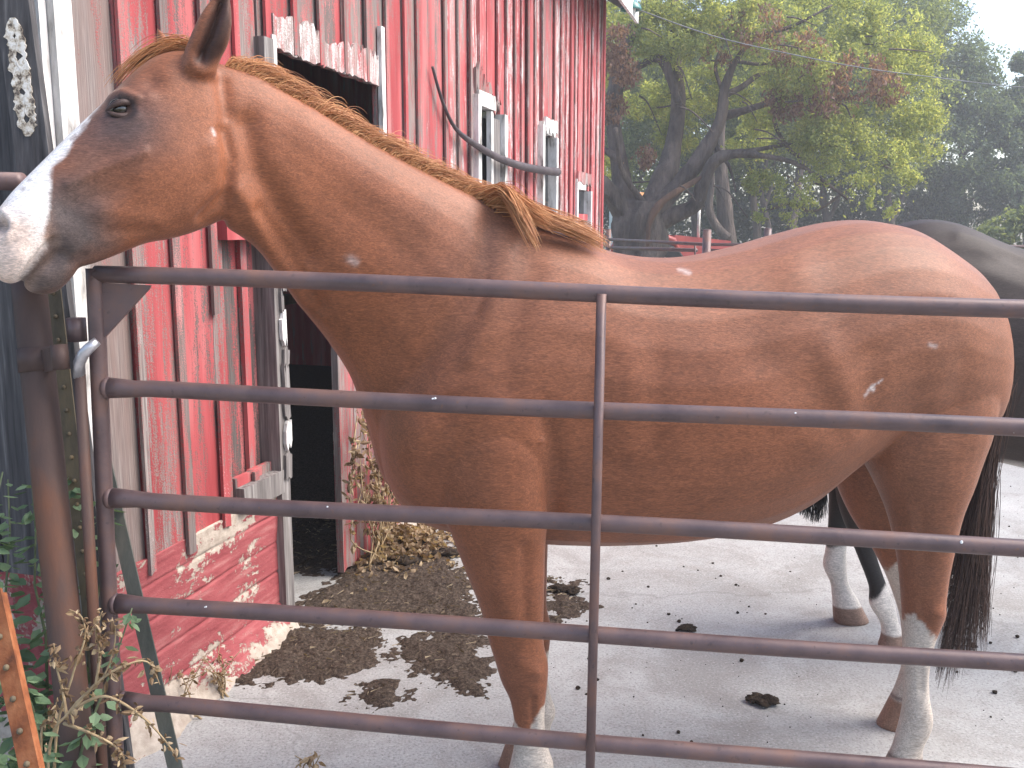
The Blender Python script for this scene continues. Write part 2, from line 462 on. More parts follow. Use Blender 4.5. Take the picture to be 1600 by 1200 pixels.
# ------------------------------------------------------------------ barn
barn = empty('barn', (BX, BY, 0), math.atan2(DY, DX))
tag(barn, 'old red barn with peeling paint on weathered boards behind the chestnut horse', 'barn')
# local axes: x along the wall (away from the camera), y into the barn, z up
T0, T1, EAVE = -1.06, 6.77, 3.86
SILL = 0.557
OPEN = [  # (t0, t1, z0, z1)
    (0.05, 1.06, 0.0, 2.25),
    (-0.29, 0.0, 0.70, 1.56),
    (2.56, 3.10, 1.35, 2.40),
    (4.20, 4.62, 1.35, 2.38),
    (5.48, 6.10, 1.1, 2.00),
]
rb = random.Random(5)
def plank(name, t0, t1, z0, z1, y0, y1, mat, parent, color=None, rag_bot=0.0, rag_top=0.0, tilt=0.0, n=5):
    """upright plank with uneven ends; origin at its own foot"""
    w, v, f = t1 - t0, [], []
    for i in range(n + 1):
        x = w * i / n
        zb = rb.uniform(0, rag_bot) if rag_bot else 0.0
        zt = (z1 - z0) - (rb.uniform(0, rag_top) if rag_top else 0.0)
        sx = tilt * (z1 - z0)
        v += [(x, y0, zb), (x, y1, zb), (x + sx, y1, zt), (x + sx, y0, zt)]
    for i in range(n):
        a = 4 * i; b = a + 4
        f += [(a, b, b + 3, a + 3), (a + 1, a + 2, b + 2, b + 1), (a, a + 1, b + 1, b), (a + 3, b + 3, b + 2, a + 2)]
    f += [(0, 3, 2, 1), (4 * n, 4 * n + 1, 4 * n + 2, 4 * n + 3)]
    o = MB().add(v, f).build(name, mat, parent, loc=(t0, 0, z0))
    if color: o.color = (*color, 1)
    return o

# joints of the board siding
joints = [T0 + 0.06]
tt = [-0.793, -0.585, -0.37, -0.165, 0.05]
joints += tt
x = 0.05
while x < T1 - 0.3:
    x += 0.205 + rb.uniform(-0.03, 0.03); joints.append(x)
joints.append(T1 - 0.02)
cuts = sorted(joints + [e for o in OPEN for e in o[:2]])
cl = [cuts[0]]
for c in cuts[1:]:
    if c - cl[-1] > 0.03: cl.append(c)
    elif any(abs(c - e) < 1e-6 for o in OPEN for e in o[:2]): cl[-1] = c
for a, b in zip(cl[:-1], cl[1:]):
    mid = (a + b) / 2
    holes = sorted([(o[2], o[3]) for o in OPEN if o[0] - 1e-4 < mid < o[1] + 1e-4])
    segs, z = [], SILL - rb.uniform(0.0, 0.05)
    for h0, h1 in holes:
        if h0 - z > 0.05: segs.append((z, h0))
        z = max(z, h1)
    segs.append((z, EAVE))
    far = min(1, max(0, (mid - 0.6) / 2.0))
    cover = (0.38 + rb.uniform(-0.20, 0.18)) * (1 - far) + (0.70 + rb.uniform(-0.15, 0.1)) * far
    white = (0.24 + rb.uniform(-0.05, 0.06)) * (1 - far) + (0.43 + rb.uniform(-0.07, 0.07)) * far
    dy = rb.uniform(-0.007, 0.007)
    for z0, z1 in segs:
        c2 = cover + (0.13 if z0 < 0.7 and mid < 0.1 else 0.0)
        if mid < -0.8: c2 = 0.16
        o = plank('siding_board', a + 0.003, b - 0.003, z0, z1, -0.022 + dy, 0.0 + dy, M['paint'], barn,
                  (c2, white + (0.0 if z0 < 0.7 else 0.0), (0.85 if mid < 0.6 else 1.0) + rb.uniform(-0.25, 0.2)), rag_bot=0.05 if z0 < 0.7 else 0.012)
        o.rotation_euler[1] = rb.uniform(-0.003, 0.003)
# battens over the joints
for j in joints[1:-1]:
    if rb.random() < 0.25 and j > 1.1: continue
    holes = sorted([(o[2], o[3]) for o in OPEN if o[0] - 0.02 < j < o[1] + 0.02])
    segs, z = [], SILL - rb.uniform(-0.02, 0.06)
    for h0, h1 in holes:
        if h0 - z > 0.05: segs.append((z, h0))
        z = max(z, h1)
    segs.append((z, EAVE - 0.02))
    if abs(j + 0.37) < 0.01: segs = [(SILL - 0.02, 1.02), (1.30, EAVE - 0.02)]
    far = min(1, max(0, (j - 0.6) / 2.0))
    w = rb.uniform(0.026, 0.042)
    for z0, z1 in segs:
        o = plank('batten', j - w / 2, j + w / 2, z0, z1, -0.043, -0.031, M['paint'], barn,
                  (rb.uniform(0.26, 0.62) + 0.15 * far, rb.uniform(0.26, 0.36) + 0.10 * far, rb.uniform(0.7, 1.1)), rag_bot=0.015, n=2)
        o.rotation_euler[1] = rb.uniform(-0.006, 0.006)

# corner boards
plank('corner_board', T0 - 0.005, T0 + 0.062, 0.45, EAVE, -0.052, -0.028, M['white_frame'], barn, n=3)
plank('corner_board', T0 - 0.034, T0 - 0.008, 0.45, EAVE, -0.030, 0.020, M['white_frame'], barn, n=2)
plank('corner_board', T1 - 0.03, T1 + 0.035, 0.3, EAVE, -0.050, -0.028, M['paint'], barn, (0.8, 0.2, 0.8), n=2)

# foundation with form-board seams
def foundation(t0, t1, depth, name, amp):
    nx, nz = max(8, int((t1 - t0) / 0.02)), 130
    xs = np.linspace(t0, t1, nx + 1); zs = np.linspace(-0.03, SILL + 0.02, nz + 1)
    X, Z = np.meshgrid(xs, zs)
    Pn = np.stack([X.ravel(), np.zeros(X.size), Z.ravel()], 1)
    y = -0.030 + 0.010 * fbm(Pn * 6, 4) * amp
    for s in (0.13, 0.255, 0.375, 0.49):
        y += 0.010 * np.exp(-((Pn[:, 2] - s - 0.006 * fbm(Pn * 3, 2)) / 0.005) ** 2) * (0.6 + 0.6 * fbm(Pn * 8, 2))
    flare = np.clip((0.15 - Pn[:, 2]) / 0.18, 0, 1)
    y -= flare ** 1.6 * (0.10 + 0.05 * fbm(Pn * 7, 4)) * amp
    Pn[:, 1] = y
    back = Pn.copy(); back[:, 1] = depth
    V = np.concatenate([Pn, back]); n = len(Pn)
    i = (np.arange(nz)[:, None] * (nx + 1) + np.arange(nx)[None, :]).ravel()
    F = [np.stack([i, i + 1, i + nx + 2, i + nx + 1], -1), np.stack([i + n, i + nx + 1 + n, i + nx + 2 + n, i + 1 + n], -1)]
    top = nz * (nx + 1) + np.arange(nx); F.append(np.stack([top, top + 1, top + 1 + n, top + n], -1))
    for c in (0, nx):
        e = np.arange(nz) * (nx + 1) + c
        F.append(np.stack([e, e + nx + 1, e + nx + 1 + n, e + n], -1) if c == 0 else np.stack([e, e + n, e + nx + 1 + n, e + nx + 1], -1))
    return link(name, np_mesh(name, V, np.concatenate(F), True), M['foundation'], barn)
foundation(T0, 0.035, 0.25, 'foundation', 1.0)
foundation(1.05, T1, 0.25, 'foundation', 0.4)

# recessed panel left of the doorway: boards, lintel, sill and the split grey door post
plank('inset_board', -0.29, -0.125, 0.66, 1.60, 0.025, 0.045, M['paint'], barn, (0.52, 0.08, 0.45), n=3)
plank('inset_board', -0.12, 0.04, 0.66, 1.60, 0.030, 0.050, M['paint'], barn, (0.50, 0.08, 0.5), n=3)
plank('inset_batten', -0.135, -0.095, 0.68, 1.57, 0.004, 0.022, M['paint'], barn, (0.70, 0.22, 1.0), n=2)
o = MB().box((-0.32, -0.062, 1.555), (0.07, 0.0, 1.63)).build('lintel', M['paint'], barn); o.color = (0.8, 0.3, 1, 1)
o = MB().box((-0.285, -0.06, 0.575), (0.01, 0.06, 0.665)).build('sill', M['grey_wood'], barn)
plank('door_post', -0.015, 0.052, 0.0, 2.28, -0.058, 0.05, M['grey_wood'], barn, n=3)
for q in range(9):                                       # split, flaking face of the door post
    zz = 0.62 + q * 0.105
    plank('door_post_splinter', rb.uniform(0.0, 0.022), rb.uniform(0.034, 0.066), zz, zz + rb.uniform(0.10, 0.16), -0.070 - 0.004 * (q % 2), -0.060, M['white_frame' if q % 4 == 1 else 'grey_wood'], barn, rag_bot=0.05, rag_top=0.05, tilt=rb.uniform(-0.06, 0.06), n=4)
plank('door_trim', 0.060, 0.090, 1.62, 2.30, -0.050, -0.026, M['white_frame'], barn, n=2)
o = plank('door_trim', 1.065, 1.105, 0.55, 2.52, -0.052, -0.030, M['white_frame'], barn, n=2)
# flaked white band above the doorway: one short board face per siding board
xx = 0.09
while xx < 1.06:
    w = min(0.20, 1.062 - xx)
    o = plank('header_board', xx, xx + w - 0.004, 2.245, 2.40 + rb.uniform(-0.02, 0.03), -0.040, -0.028, M['paint'], barn, (0.42, 0.47, 1.3), rag_bot=0.02, rag_top=0.05, n=8)
    xx += w
# weathered door leaf standing in the right of the doorway
for q, (a, b) in enumerate(((0.60, 0.745), (0.75, 0.90), (0.905, 1.06))):
    plank('door_board', a, b, 0.02, 1.55, -0.010, 0.022, M['paint'], barn, (0.46 + 0.04 * q, 0.29, 1.0), rag_bot=0.03, n=4)
# things seen in the dark inside
MB().box((0.0, 1.2, 1.10), (2.5, 1.3, 1.16)).build('interior_rail', M['tpost'], barn)
MB().box((0.3, 0.6, 0.95), (0.36, 0.66, 2.9)).build('interior_post', M['paint'], barn)
MB().box((0.85, 0.5, 0.0), (0.95, 0.6, 3.0)).build('interior_post', M['paint'], barn)

# windows: jambs, head, sash bars and pane
k = NT('dim_window_glass'); M['glass'] = k.set((0.02, 0.022, 0.025), 0.15, spec=0.5)
def window(t0, t1, z0, z1, wide=0.05, sash=True, head=True):
    w = empty('window'); w.parent = barn; w.location = (t0, 0, z0)
    W_, H_ = t1 - t0, z1 - z0
    def pb(name, a, b, mat): return MB().box(a, b).build(name, mat, w)
    pb('window_jamb', (-wide, -0.062, -0.05), (0.012, 0.03, H_), M['white_frame'])
    pb('window_jamb', (W_ - 0.012, -0.062, -0.05), (W_ + wide, 0.03, H_ - 0.06), M['white_frame'])
    if head: pb('window_head', (-0.01, -0.055, H_ - 0.06), (W_ * 0.62, 0.02, H_ + 0.03), M['white_frame'])
    pb('window_sill', (-wide, -0.08, -0.09), (W_ + wide, 0.03, -0.052), M['white_frame'])
    if sash:
        pb('sash_bar', (W_ * 0.50, -0.045, 0), (W_ * 0.50 + 0.05, -0.012, H_ - 0.065), M['white_frame'])
        pb('sash_board', (W_ * 0.60, -0.03, 0), (W_ * 0.97, -0.005, H_ - 0.10), M['grey_wood'])
    pb('pane', (0.013, 0.012, 0), (W_ - 0.013, 0.02, H_), M['glass'])
window(2.56, 3.10, 1.35, 2.40)
window(4.20, 4.62, 1.35, 2.38, 0.05, False)
window(5.48, 6.10, 1.10, 2.00, 0.04, False)
# torn boards above the first window
for a, b, z0, z1 in ((2.52, 2.66, 2.36, 2.62), (2.64, 2.86, 2.34, 2.55), (2.84, 3.06, 2.30, 2.50)):
    o = plank('torn_board', a, b, z0, z1, -0.046, -0.030, M['paint'], barn, (0.40, 0.22, 1.0), rag_bot=0.13, rag_top=0.12, n=8)
plank('torn_board', 4.22, 4.60, 2.30, 2.46, -0.070, -0.05, M['white_frame'], barn, rag_bot=0.09, rag_top=0.05, n=8)
plank('torn_board', 5.48, 6.10, 1.97, 2.10, -0.060, -0.04, M['paint'], barn, (0.5, 0.42, 1.0), rag_bot=0.05, n=8)
MB().box((5.48, -0.03, 1.66), (6.08, -0.02, 1.72)).build('window_board', M['paint'], barn).color = (0.85, 0.2, 1, 1)

# end wall (dark grey boards, left edge of the picture), back walls, roof
D = 6.0
yy = 0.05
while yy < 2.2:
    w = 0.20 + rb.uniform(-0.02, 0.02)
    m = MB().box((-0.022, 0, 0), (0.0, w - 0.006, EAVE - SILL - 0.1)).build('end_board', M['dark_wood'], barn, loc=(T0 + rb.uniform(-0.006, 0.006), yy, SILL + 0.05))
    yy += w
MB().box((T0, 0.05, -0.03), (T0 + 0.1, D, SILL + 0.05)).build('end_foundation', M['foundation'], barn)
MB().box((T0 + 0.012, 0.02, SILL), (T0 + 0.04, D, 5.5)).build('end_wall', M['interior'], barn)
MB().box((T1 - 0.04, 0.02, 0.0), (T1, D, 5.5)).build('end_wall', M['paint'], barn).color = (0.7, 0.25, 1, 1)
MB().box((3.6, D, 0), (T1, D + 0.05, EAVE)).build('rear_wall', M['interior'], barn)  # unseen rear wall; open bay added in it to brighten the interior
MB().box((T0, D, 2.5), (3.6, D + 0.05, EAVE)).build('rear_wall', M['interior'], barn)
MB().box((T0, D, 0), (-0.6, D + 0.05, 2.5)).build('rear_wall', M['interior'], barn)
MB().box((T0 + 0.05, 0.26, 0.004), (T1 - 0.05, D, 0.016)).build('barn_floor', M['manure'], barn)
ov = 0.32
rf = MB()
rf.add([(T0 - 0.2, -ov, EAVE - 0.16), (T1 + 0.2, -ov, EAVE - 0.16), (T1 + 0.2, D / 2, 5.9), (T0 - 0.2, D / 2, 5.9),
        (T0 - 0.2, -ov, EAVE - 0.08), (T1 + 0.2, -ov, EAVE - 0.08), (T1 + 0.2, D / 2, 5.98), (T0 - 0.2, D / 2, 5.98)],
       [(0,3,2,1),(4,5,6,7),(0,1,5,4),(1,2,6,5),(2,3,7,6),(3,0,4,7)])
rf.add([(T0 - 0.2, D + ov, EAVE - 0.16), (T1 + 0.2, D + ov, EAVE - 0.16), (T1 + 0.2, D / 2, 5.9), (T0 - 0.2, D / 2, 5.9),
        (T0 - 0.2, D + ov, EAVE - 0.08), (T1 + 0.2, D + ov, EAVE - 0.08), (T1 + 0.2, D / 2, 5.985), (T0 - 0.2, D / 2, 5.985)],
       [(0,1,2,3),(7,6,5,4),(4,5,1,0),(5,6,2,1),(6,7,3,2),(7,4,0,3)])
roof = rf.build('roof', M['shingle'], barn)
MB().box((T0 - 0.2, -ov - 0.03, EAVE - 0.21), (T1 + 0.22, -ov - 0.002, EAVE - 0.06)).build('fascia', M['white_frame'], roof)

# ------------------------------------------------------------------ trees, far fence, wire, tractor
def leaf_cloud(blobs, n, size, seed, gap=0.0, gscale=1.1, droop=0.3, shell=0.35):
    """blobs: (px, py, Y, radius px[, depth stretch]); leaf-sized quads spread through the blobs, thinned into clumps"""
    rg = np.random.default_rng(seed)
    c = np.array([P(b[0], b[1], b[2]) for b in blobs]); r = np.array([b[3] * b[2] / 1520.0 for b in blobs])
    w = r ** 2.2; w /= w.sum()
    k_ = rg.choice(len(blobs), int(n * (1.0 if gap <= -1 else 2.2)), p=w)
    d = rg.normal(0, 1, (len(k_), 3)); d /= np.linalg.norm(d, axis=1)[:, None]
    u = rg.uniform(shell, 1.0, len(k_)) ** 0.6 * (1 + 0.10 * rg.normal(0, 1, len(k_)))
    Pn = c[k_] + d * (u * r[k_])[:, None] * np.array([1, 1.0, 0.85])
    g = fbm(Pn * gscale * 2.2 + seed, 3) + 0.5 * fbm(Pn * gscale * 7 + seed, 2)
    keep = g > gap
    Pn = Pn[keep][:n]
    m = len(Pn)
    a = rg.normal(0, 1, (m, 3)); a[:, 2] -= droop; a /= np.linalg.norm(a, axis=1)[:, None]
    b = rg.normal(0, 1, (m, 3)); b[:, 2] *= 0.6; b -= a * (a * b).sum(1)[:, None]; b /= np.linalg.norm(b, axis=1)[:, None]
    s = size * rg.uniform(0.6, 1.35, m)[:, None]
    V = np.stack([Pn - a * s, Pn + b * s * 0.45, Pn + a * s, Pn - b * s * 0.45], 1).reshape(-1, 3)
    F = np.arange(m * 4).reshape(-1, 4)
    return V, F
def crown(name, blobs, n, size, seed, mat, parent, **kw):
    V, F = leaf_cloud(blobs, n, size, seed, **kw)
    V = V - np.array(parent.location)
    return link(name, np_mesh(name, V, F), mat, parent)
def limb(name, pts, Y, parent, mat, dY=0.0, seg=12, rough=0.18, seed=0):
    """pts: (px, py, width px)"""
    A = catmull([[*P(p[0], p[1], Y + dY * i / max(1, len(pts) - 1)), p[2] * Y / 1520.0 / 2] for i, p in enumerate(pts)], 5)
    mb = MB().tube([Vector(a[:3]) for a in A], [max(0.004, a[3]) for a in A], seg)
    V = np.array(mb.v)
    cen = np.repeat(A[:, :3], seg, axis=0); rad = np.repeat(A[:, 3], seg)
    nn = fbm(V * np.array([3.5, 3.5, 1.6]) + seed, 4)
    V = cen + (V - cen) * (1 + rough * 1.6 * nn)[:, None]
    mb.v = [tuple(q) for q in (V - np.array(parent.location))]
    return mb.build(name, mat, parent, True)
def tree_root(name, px, Y, label, group=None):
    g_ = P(px, 400, Y)
    o = empty(name, (g_.x, Y, -0.02)); tag(o, label, 'tree', group); return o

TY = 19.0
t1 = tree_root('old_tree', 1000, TY, 'big old tree with many gnarled limbs and yellow green leaves behind the barn corner')
limb('trunk', [(1000, 480, 100), (1000, 430, 84), (998, 385, 74), (1000, 345, 78), (1004, 315, 60)], TY, t1, M['bark'], seg=24, rough=0.3)
limb('split_bark', [(1012, 385, 7), (1014, 350, 10), (1026, 325, 12), (1050, 304, 11), (1084, 284, 8), (1115, 264, 5)], TY - 0.45, t1, M['barkorange'], rough=0.3)
LIMBS = [
    ([(990, 350, 44), (976, 300, 34), (966, 240, 28), (958, 180, 24), (966, 110, 22), (985, 55, 19), (1010, 10, 16), (1040, -40, 13)], 0.6),
    ([(1008, 345, 48), (1036, 285, 38), (1052, 230, 30), (1060, 170, 26), (1056, 100, 22), (1052, 30, 20), (1056, -50, 16)], 1.2),
    ([(1012, 340, 40), (1050, 300, 26), (1090, 252, 24), (1112, 215, 20), (1128, 180, 18), (1132, 140, 14), (1150, 95, 10), (1180, 60, 7), (1240, 40, 5), (1300, 8, 3)], -0.6),
    ([(1128, 182, 16), (1165, 172, 11), (1205, 158, 9), (1235, 138, 6), (1262, 110, 4)], -1.0),
    ([(1130, 150, 11), (1160, 135, 9), (1185, 118, 7), (1225, 112, 4)], 0.6),
    ([(1016, 350, 36), (1055, 335, 26), (1088, 318, 22), (1100, 280, 19), (1118, 250, 18), (1150, 240, 14), (1195, 244, 10), (1245, 256, 7), (1290, 285, 5), (1325, 312, 3)], -1.2),
    ([(1150, 240, 10), (1205, 230, 7), (1255, 222, 5), (1310, 228, 3)], -0.8),
    ([(1205, 170, 6), (1215, 205, 7), (1235, 235, 8), (1255, 248, 4)], 0.5),
    ([(1110, 215, 12), (1125, 240, 9), (1140, 262, 5), (1150, 300, 3)], -0.5),
    ([(984, 345, 40), (960, 310, 30), (935, 284, 26), (900, 270, 22), (860, 262, 16), (810, 240, 10)], -0.8),
    ([(966, 250, 12), (945, 235, 10), (920, 232, 8), (880, 215, 5)], 0.3),
    ([(1060, 160, 12), (1035, 95, 16), (1005, 100, 12), (975, 118, 9)], 0.5),
    ([(1010, 320, 9), (985, 290, 10), (968, 255, 8), (962, 200, 7)], -0.9),
    ([(1128, 140, 7), (1118, 105, 6), (1130, 70, 4), (1160, 30, 3)], 0.7),
    ([(1300, 180, 5), (1250, 165, 6), (1200, 158, 7)], 0.2),
    ([(1195, 330, 3), (1235, 318, 5), (1270, 330, 5), (1320, 300, 4), (1350, 270, 3)], -0.4),
    ([(1150, 95, 6), (1190, 100, 5), (1240, 85, 4), (1290, 70, 3)], 0.4),
    ([(1056, 60, 8), (1090, 30, 7), (1120, -10, 5)], 0.4),
]
for i, (pts, dy) in enumerate(LIMBS):
    limb('limb', pts, TY, t1, M['bark'], dY=dy, seg=10, rough=0.22, seed=i * 3.1)
rl = random.Random(8)
for i in range(46):                                      # thin dead twigs hanging about the limbs
    x0, y0 = rl.uniform(960, 1400), rl.uniform(20, 300)
    l_ = rl.uniform(30, 80); a_ = rl.uniform(-0.4, 1.2)
    limb('twig', [(x0, y0, 3.0), (x0 + l_ * .4 * math.cos(a_), y0 + l_ * .4 * math.sin(a_) * .5, 2.4), (x0 + l_ * math.cos(a_), y0 + l_ * math.sin(a_), 1.4)], TY + rl.uniform(-1.5, 1.0), t1, M['bark'], seg=5, rough=0.1, seed=i)
light = [(1030,60,19.5,60),(1110,40,18.5,70),(1200,30,19,80),(1290,40,19.5,80),(1370,60,19,80),(1420,110,19.5,60),(1250,110,18,60),(1330,140,18.5,75),(1410,190,19,62),(1440,225,19,40),(1190,140,20,50),
         (1090,140,20,55),(1010,160,20.5,40),(1060,205,20,40),(1170,215,20.5,45),(1230,200,19,50),(1300,220,18,60),(1370,250,18,55),(1410,290,18.2,34),(1330,290,17.6,48),(1270,300,17.8,44),(1215,300,18.2,34),(1185,285,18.5,26),(1385,315,18,30),(1240,335,18,24),
         (955,260,21,30),(945,100,21,40),(1085,270,20.5,24),(1190,330,18.3,20),(1140,20,18,50),(1060,0,19,60),(980,20,20,60)]
crown('crown', light, 125000, 0.036, 3, M['leaf_light'], t1, gap=0.10, gscale=1.1)
crown('withered_leaves', [(955,170,18.6,30),(975,110,18.6,34),(1000,245,18.7,26),(1180,40,18,45),(1250,85,17.8,45),(1340,120,17.7,45),(1300,150,17.6,40),(1390,140,18,30),(1225,160,18,34),(960,70,18.6,34),(1120,80,18.5,30)],
      9000, 0.042, 5, M['leaf_brown'], t1, gap=0.12, gscale=1.4, droop=1.5)

t2 = tree_root('tree', 1135, 26, 'forked grey trunk tree standing to the right of the big old tree')
limb('trunk', [(1140, 420, 30), (1136, 370, 26), (1132, 320, 22), (1126, 270, 20), (1124, 200, 17), (1140, 120, 13)], 26, t2, M['bark'])
limb('limb', [(1136, 372, 17), (1118, 352, 14), (1108, 325, 12), (1112, 285, 9), (1108, 240, 7)], 25.8, t2, M['bark'])
crown('crown', [(1100,120,27,90),(1180,70,27,100),(1260,100,28,90),(1120,220,28,70),(1200,190,28,80),(1050,160,28,80),(990,100,28,80),(950,200,28,70),(1000,260,29,60)], 40000, 0.065, 9, M['leaf_mid'], t2, gap=-0.02, gscale=0.7)
t3 = tree_root('tree', 1240, 27, 'slender pale trunk tree right of the forked one')
limb('trunk', [(1232, 420, 18), (1236, 360, 15), (1244, 310, 13), (1252, 250, 11), (1262, 160, 9), (1290, 60, 6)], 27, t3, M['bark'])
limb('limb', [(1206, 400, 10), (1200, 350, 9), (1190, 300, 7), (1200, 240, 5)], 27.3, t3, M['bark'])
crown('crown', [(1290,60,28,100),(1370,120,29,90),(1400,40,29,90),(1310,200,29,80),(1400,230,29,70),(1440,150,29,60),(1260,-20,28,90)], 32000, 0.065, 12, M['leaf_mid'], t3, gap=-0.02, gscale=0.7)
# dark trees closing the view between the trunks
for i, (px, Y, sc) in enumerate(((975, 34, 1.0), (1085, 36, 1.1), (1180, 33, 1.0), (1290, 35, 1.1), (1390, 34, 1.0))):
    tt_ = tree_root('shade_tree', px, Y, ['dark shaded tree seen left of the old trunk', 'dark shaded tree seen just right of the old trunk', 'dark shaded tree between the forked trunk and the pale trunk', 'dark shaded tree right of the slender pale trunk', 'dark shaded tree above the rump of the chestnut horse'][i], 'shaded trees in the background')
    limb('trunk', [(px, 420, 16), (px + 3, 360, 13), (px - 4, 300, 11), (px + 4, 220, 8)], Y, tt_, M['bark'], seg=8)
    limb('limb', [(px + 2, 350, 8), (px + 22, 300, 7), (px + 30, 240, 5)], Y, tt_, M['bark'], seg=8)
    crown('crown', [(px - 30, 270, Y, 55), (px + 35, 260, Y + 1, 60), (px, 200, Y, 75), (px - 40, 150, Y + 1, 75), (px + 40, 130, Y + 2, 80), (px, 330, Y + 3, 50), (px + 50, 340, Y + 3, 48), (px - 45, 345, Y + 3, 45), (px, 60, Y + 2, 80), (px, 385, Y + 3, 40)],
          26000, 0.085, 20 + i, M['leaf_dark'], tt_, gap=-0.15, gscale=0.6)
# blue-green trees at the right
bl = [('dense blue green tree whose top reaches the sky gap', 1500, 37, [(1455,20,37,60),(1430,80,38,60),(1480,95,37,58),(1525,110,36,48),(1500,160,36,62),(1460,190,36,55),(1535,190,36,52),(1490,240,35,58),(1455,290,36,45),(1510,300,35,55),(1470,345,36,45),(1440,335,37,32),(1520,350,35,45)]),
      ('blue green tree at the right edge behind the black horse', 1610, 36, [(1602,95,36,22),(1615,140,36,32),(1585,160,36,30),(1605,200,35,55),(1570,240,35,48),(1630,270,35,60),(1580,300,34,48),(1640,180,36,55),(1660,330,34,60)])]
for i, (lb_, px, Y, bb) in enumerate(bl):
    tt_ = tree_root('tree', px, Y, lb_)
    limb('trunk', [(px, 420, 20), (px - 4, 340, 16), (px + 4, 260, 12), (px - 4, 160, 7)], Y, tt_, M['bark'], seg=8)
    for q in range(5):
        sx = -1 if q % 2 else 1
        limb('limb', [(px, 330 - q * 40, 7), (px + sx * 25, 305 - q * 42, 5), (px + sx * 48, 290 - q * 42, 3)], Y - 0.3, tt_, M['bark'], seg=6)
    crown('crown', bb, 60000, 0.07, 40 + i, M['leaf_blue'], tt_, gap=-0.06, gscale=0.75)
tt_ = tree_root('shrub', 1575, 24, 'low mid green bush just above the back of the black horse'); tt_['category'] = 'shrub'
crown('crown', [(1560,368,24,34),(1600,355,24,40),(1640,365,24,45),(1530,378,24,22)], 7000, 0.07, 51, M['leaf_mid'], tt_, gap=-0.05)
# unseen trees added past the right edge to block low light
for i, px in enumerate((1790, 1990)):
    tt_ = tree_root('tree', px, 36, ['unseen blue green tree added just beyond the right edge', 'unseen blue green tree added farther beyond the right edge'][i])
    limb('trunk', [(px, 420, 20), (px - 4, 340, 16), (px + 4, 260, 12), (px - 4, 160, 7)], 36, tt_, M['bark'], seg=8)
    crown('crown', [(px + dx, yy_, 36, rr_) for dx, yy_, rr_ in ((0, 120, 60), (-50, 190, 65), (55, 200, 65), (0, 260, 75), (-70, 310, 60), (70, 320, 60), (0, 350, 60))], 12000, 0.12, 60 + i, M['leaf_blue'], tt_, gap=-0.15, gscale=0.7)

# far pipe fence
FY = 11.6
def fpost(px, y0, w, Y):
    p = P(px, y0, Y); return p, w * Y / 1520 / 2
fence = empty('pipe_fence', (P(1105, 400, FY).x, FY, 0)); tag(fence, 'rusty brown pipe corral fence beyond the back of the chestnut horse', 'fence')
fo = Vector(fence.location)
def fb(mb, name):
    mb.v = [tuple(Vector(q) - fo) for q in mb.v]; return mb.build(name, M['pipe'], fence, True)
for px, y0, w, Y in ((951, 358, 8, 14.5), (1105, 359, 13.5, FY), (1200, 357, 12, FY + .3), (1330, 352, 12, FY + .8), (1470, 350, 12, FY + 1.2), (1610, 350, 12, FY + 1.6)):
    p, r_ = fpost(px, y0, w, Y)
    fb(MB().tube([p, Vector((p.x, p.y, -0.02))], r_, 14), 'fence_post')
    v, f = ball(p, r_ * 1.05, 12, 6, (1, 1, 0.15)); fb(MB().add(v, f), 'post_cap')
for a, b, w in (((951, 374, 14.5), (1105, 382, FY), 5.5), ((951, 387, 14.5), (1088, 391, FY + .5), 6.5), ((1105, 382, FY), (1620, 385, FY + 1.6), 5), ((1105, 391, FY), (1620, 397, FY + 1.6), 4.5), ((951, 410, 14.5), (1105, 416, FY), 5), ((1105, 425, FY), (1620, 430, FY + 1.6), 5)):
    fb(MB().tube([P(*a), P(*b)], w * FY / 1520 / 2, 10), 'fence_rail')
fb(MB().tube([P(1086, 379, FY + .4), P(1086, 420, FY + .4)], 2.5 * FY / 1520 / 1.6, 8), 'rail_upright')

# tractor under the trees
TRY = 22.0
k = NT('tractor_red'); kv = k.coord('Object'); M['tred'] = k.set(k.ramp(k.noise(kv, 3, 4), [(0.3, (0.30, 0.03, 0.03)), (0.7, (0.48, 0.07, 0.06))]), 0.45)
M['tyre'] = m_simple('tyre_rubber', [(0.3, (0.015, 0.015, 0.016)), (0.7, (0.04, 0.04, 0.04))], 8, 0.85)
tr = empty('tractor', (P(1045, 380, TRY).x, TRY, 0)); tag(tr, 'small red tractor parked behind the corral fence by the old tree', 'tractor')
def wheel(x, y, r, w):
    mb = MB()
    prof = [(0.55, -0.5), (0.92, -0.5), (1.0, -0.35), (1.0, 0.35), (0.92, 0.5), (0.55, 0.5)]
    n = 22; v, f = [], []
    for j in range(n):
        a = 2 * math.pi * j / n
        for pr_, pw in prof: v.append((x + math.cos(a) * r * pr_, y + pw * w, r + math.sin(a) * r * pr_))
    m_ = len(prof)
    for j in range(n):
        for q in range(m_):
            f.append((j * m_ + q, j * m_ + (q + 1) % m_, ((j + 1) % n) * m_ + (q + 1) % m_, ((j + 1) % n) * m_ + q))
    o = mb.add(v, f).build('wheel', M['tyre'], tr, False)
    v, f = ball((x, y, r), r * 0.6, 14, 6, (1, 0.25, 1)); MB().add(v, f).build('rim', M['white_frame'], o)
for s in (-1, 1):
    wheel(0.55, s * 0.62, 0.62, 0.30); wheel(-1.05, s * 0.5, 0.36, 0.2)
hood = MB().add([(-1.5, -.3, .7), (0.0, -.3, .7), (0.0, .3, .7), (-1.5, .3, .7), (-1.48, -.24, 1.28), (0.0, -.26, 1.42), (0.0, .26, 1.42), (-1.48, .24, 1.28)], [(0,3,2,1),(4,5,6,7),(0,1,5,4),(1,2,6,5),(2,3,7,6),(3,0,4,7)]).build('hood', M['tred'], tr)
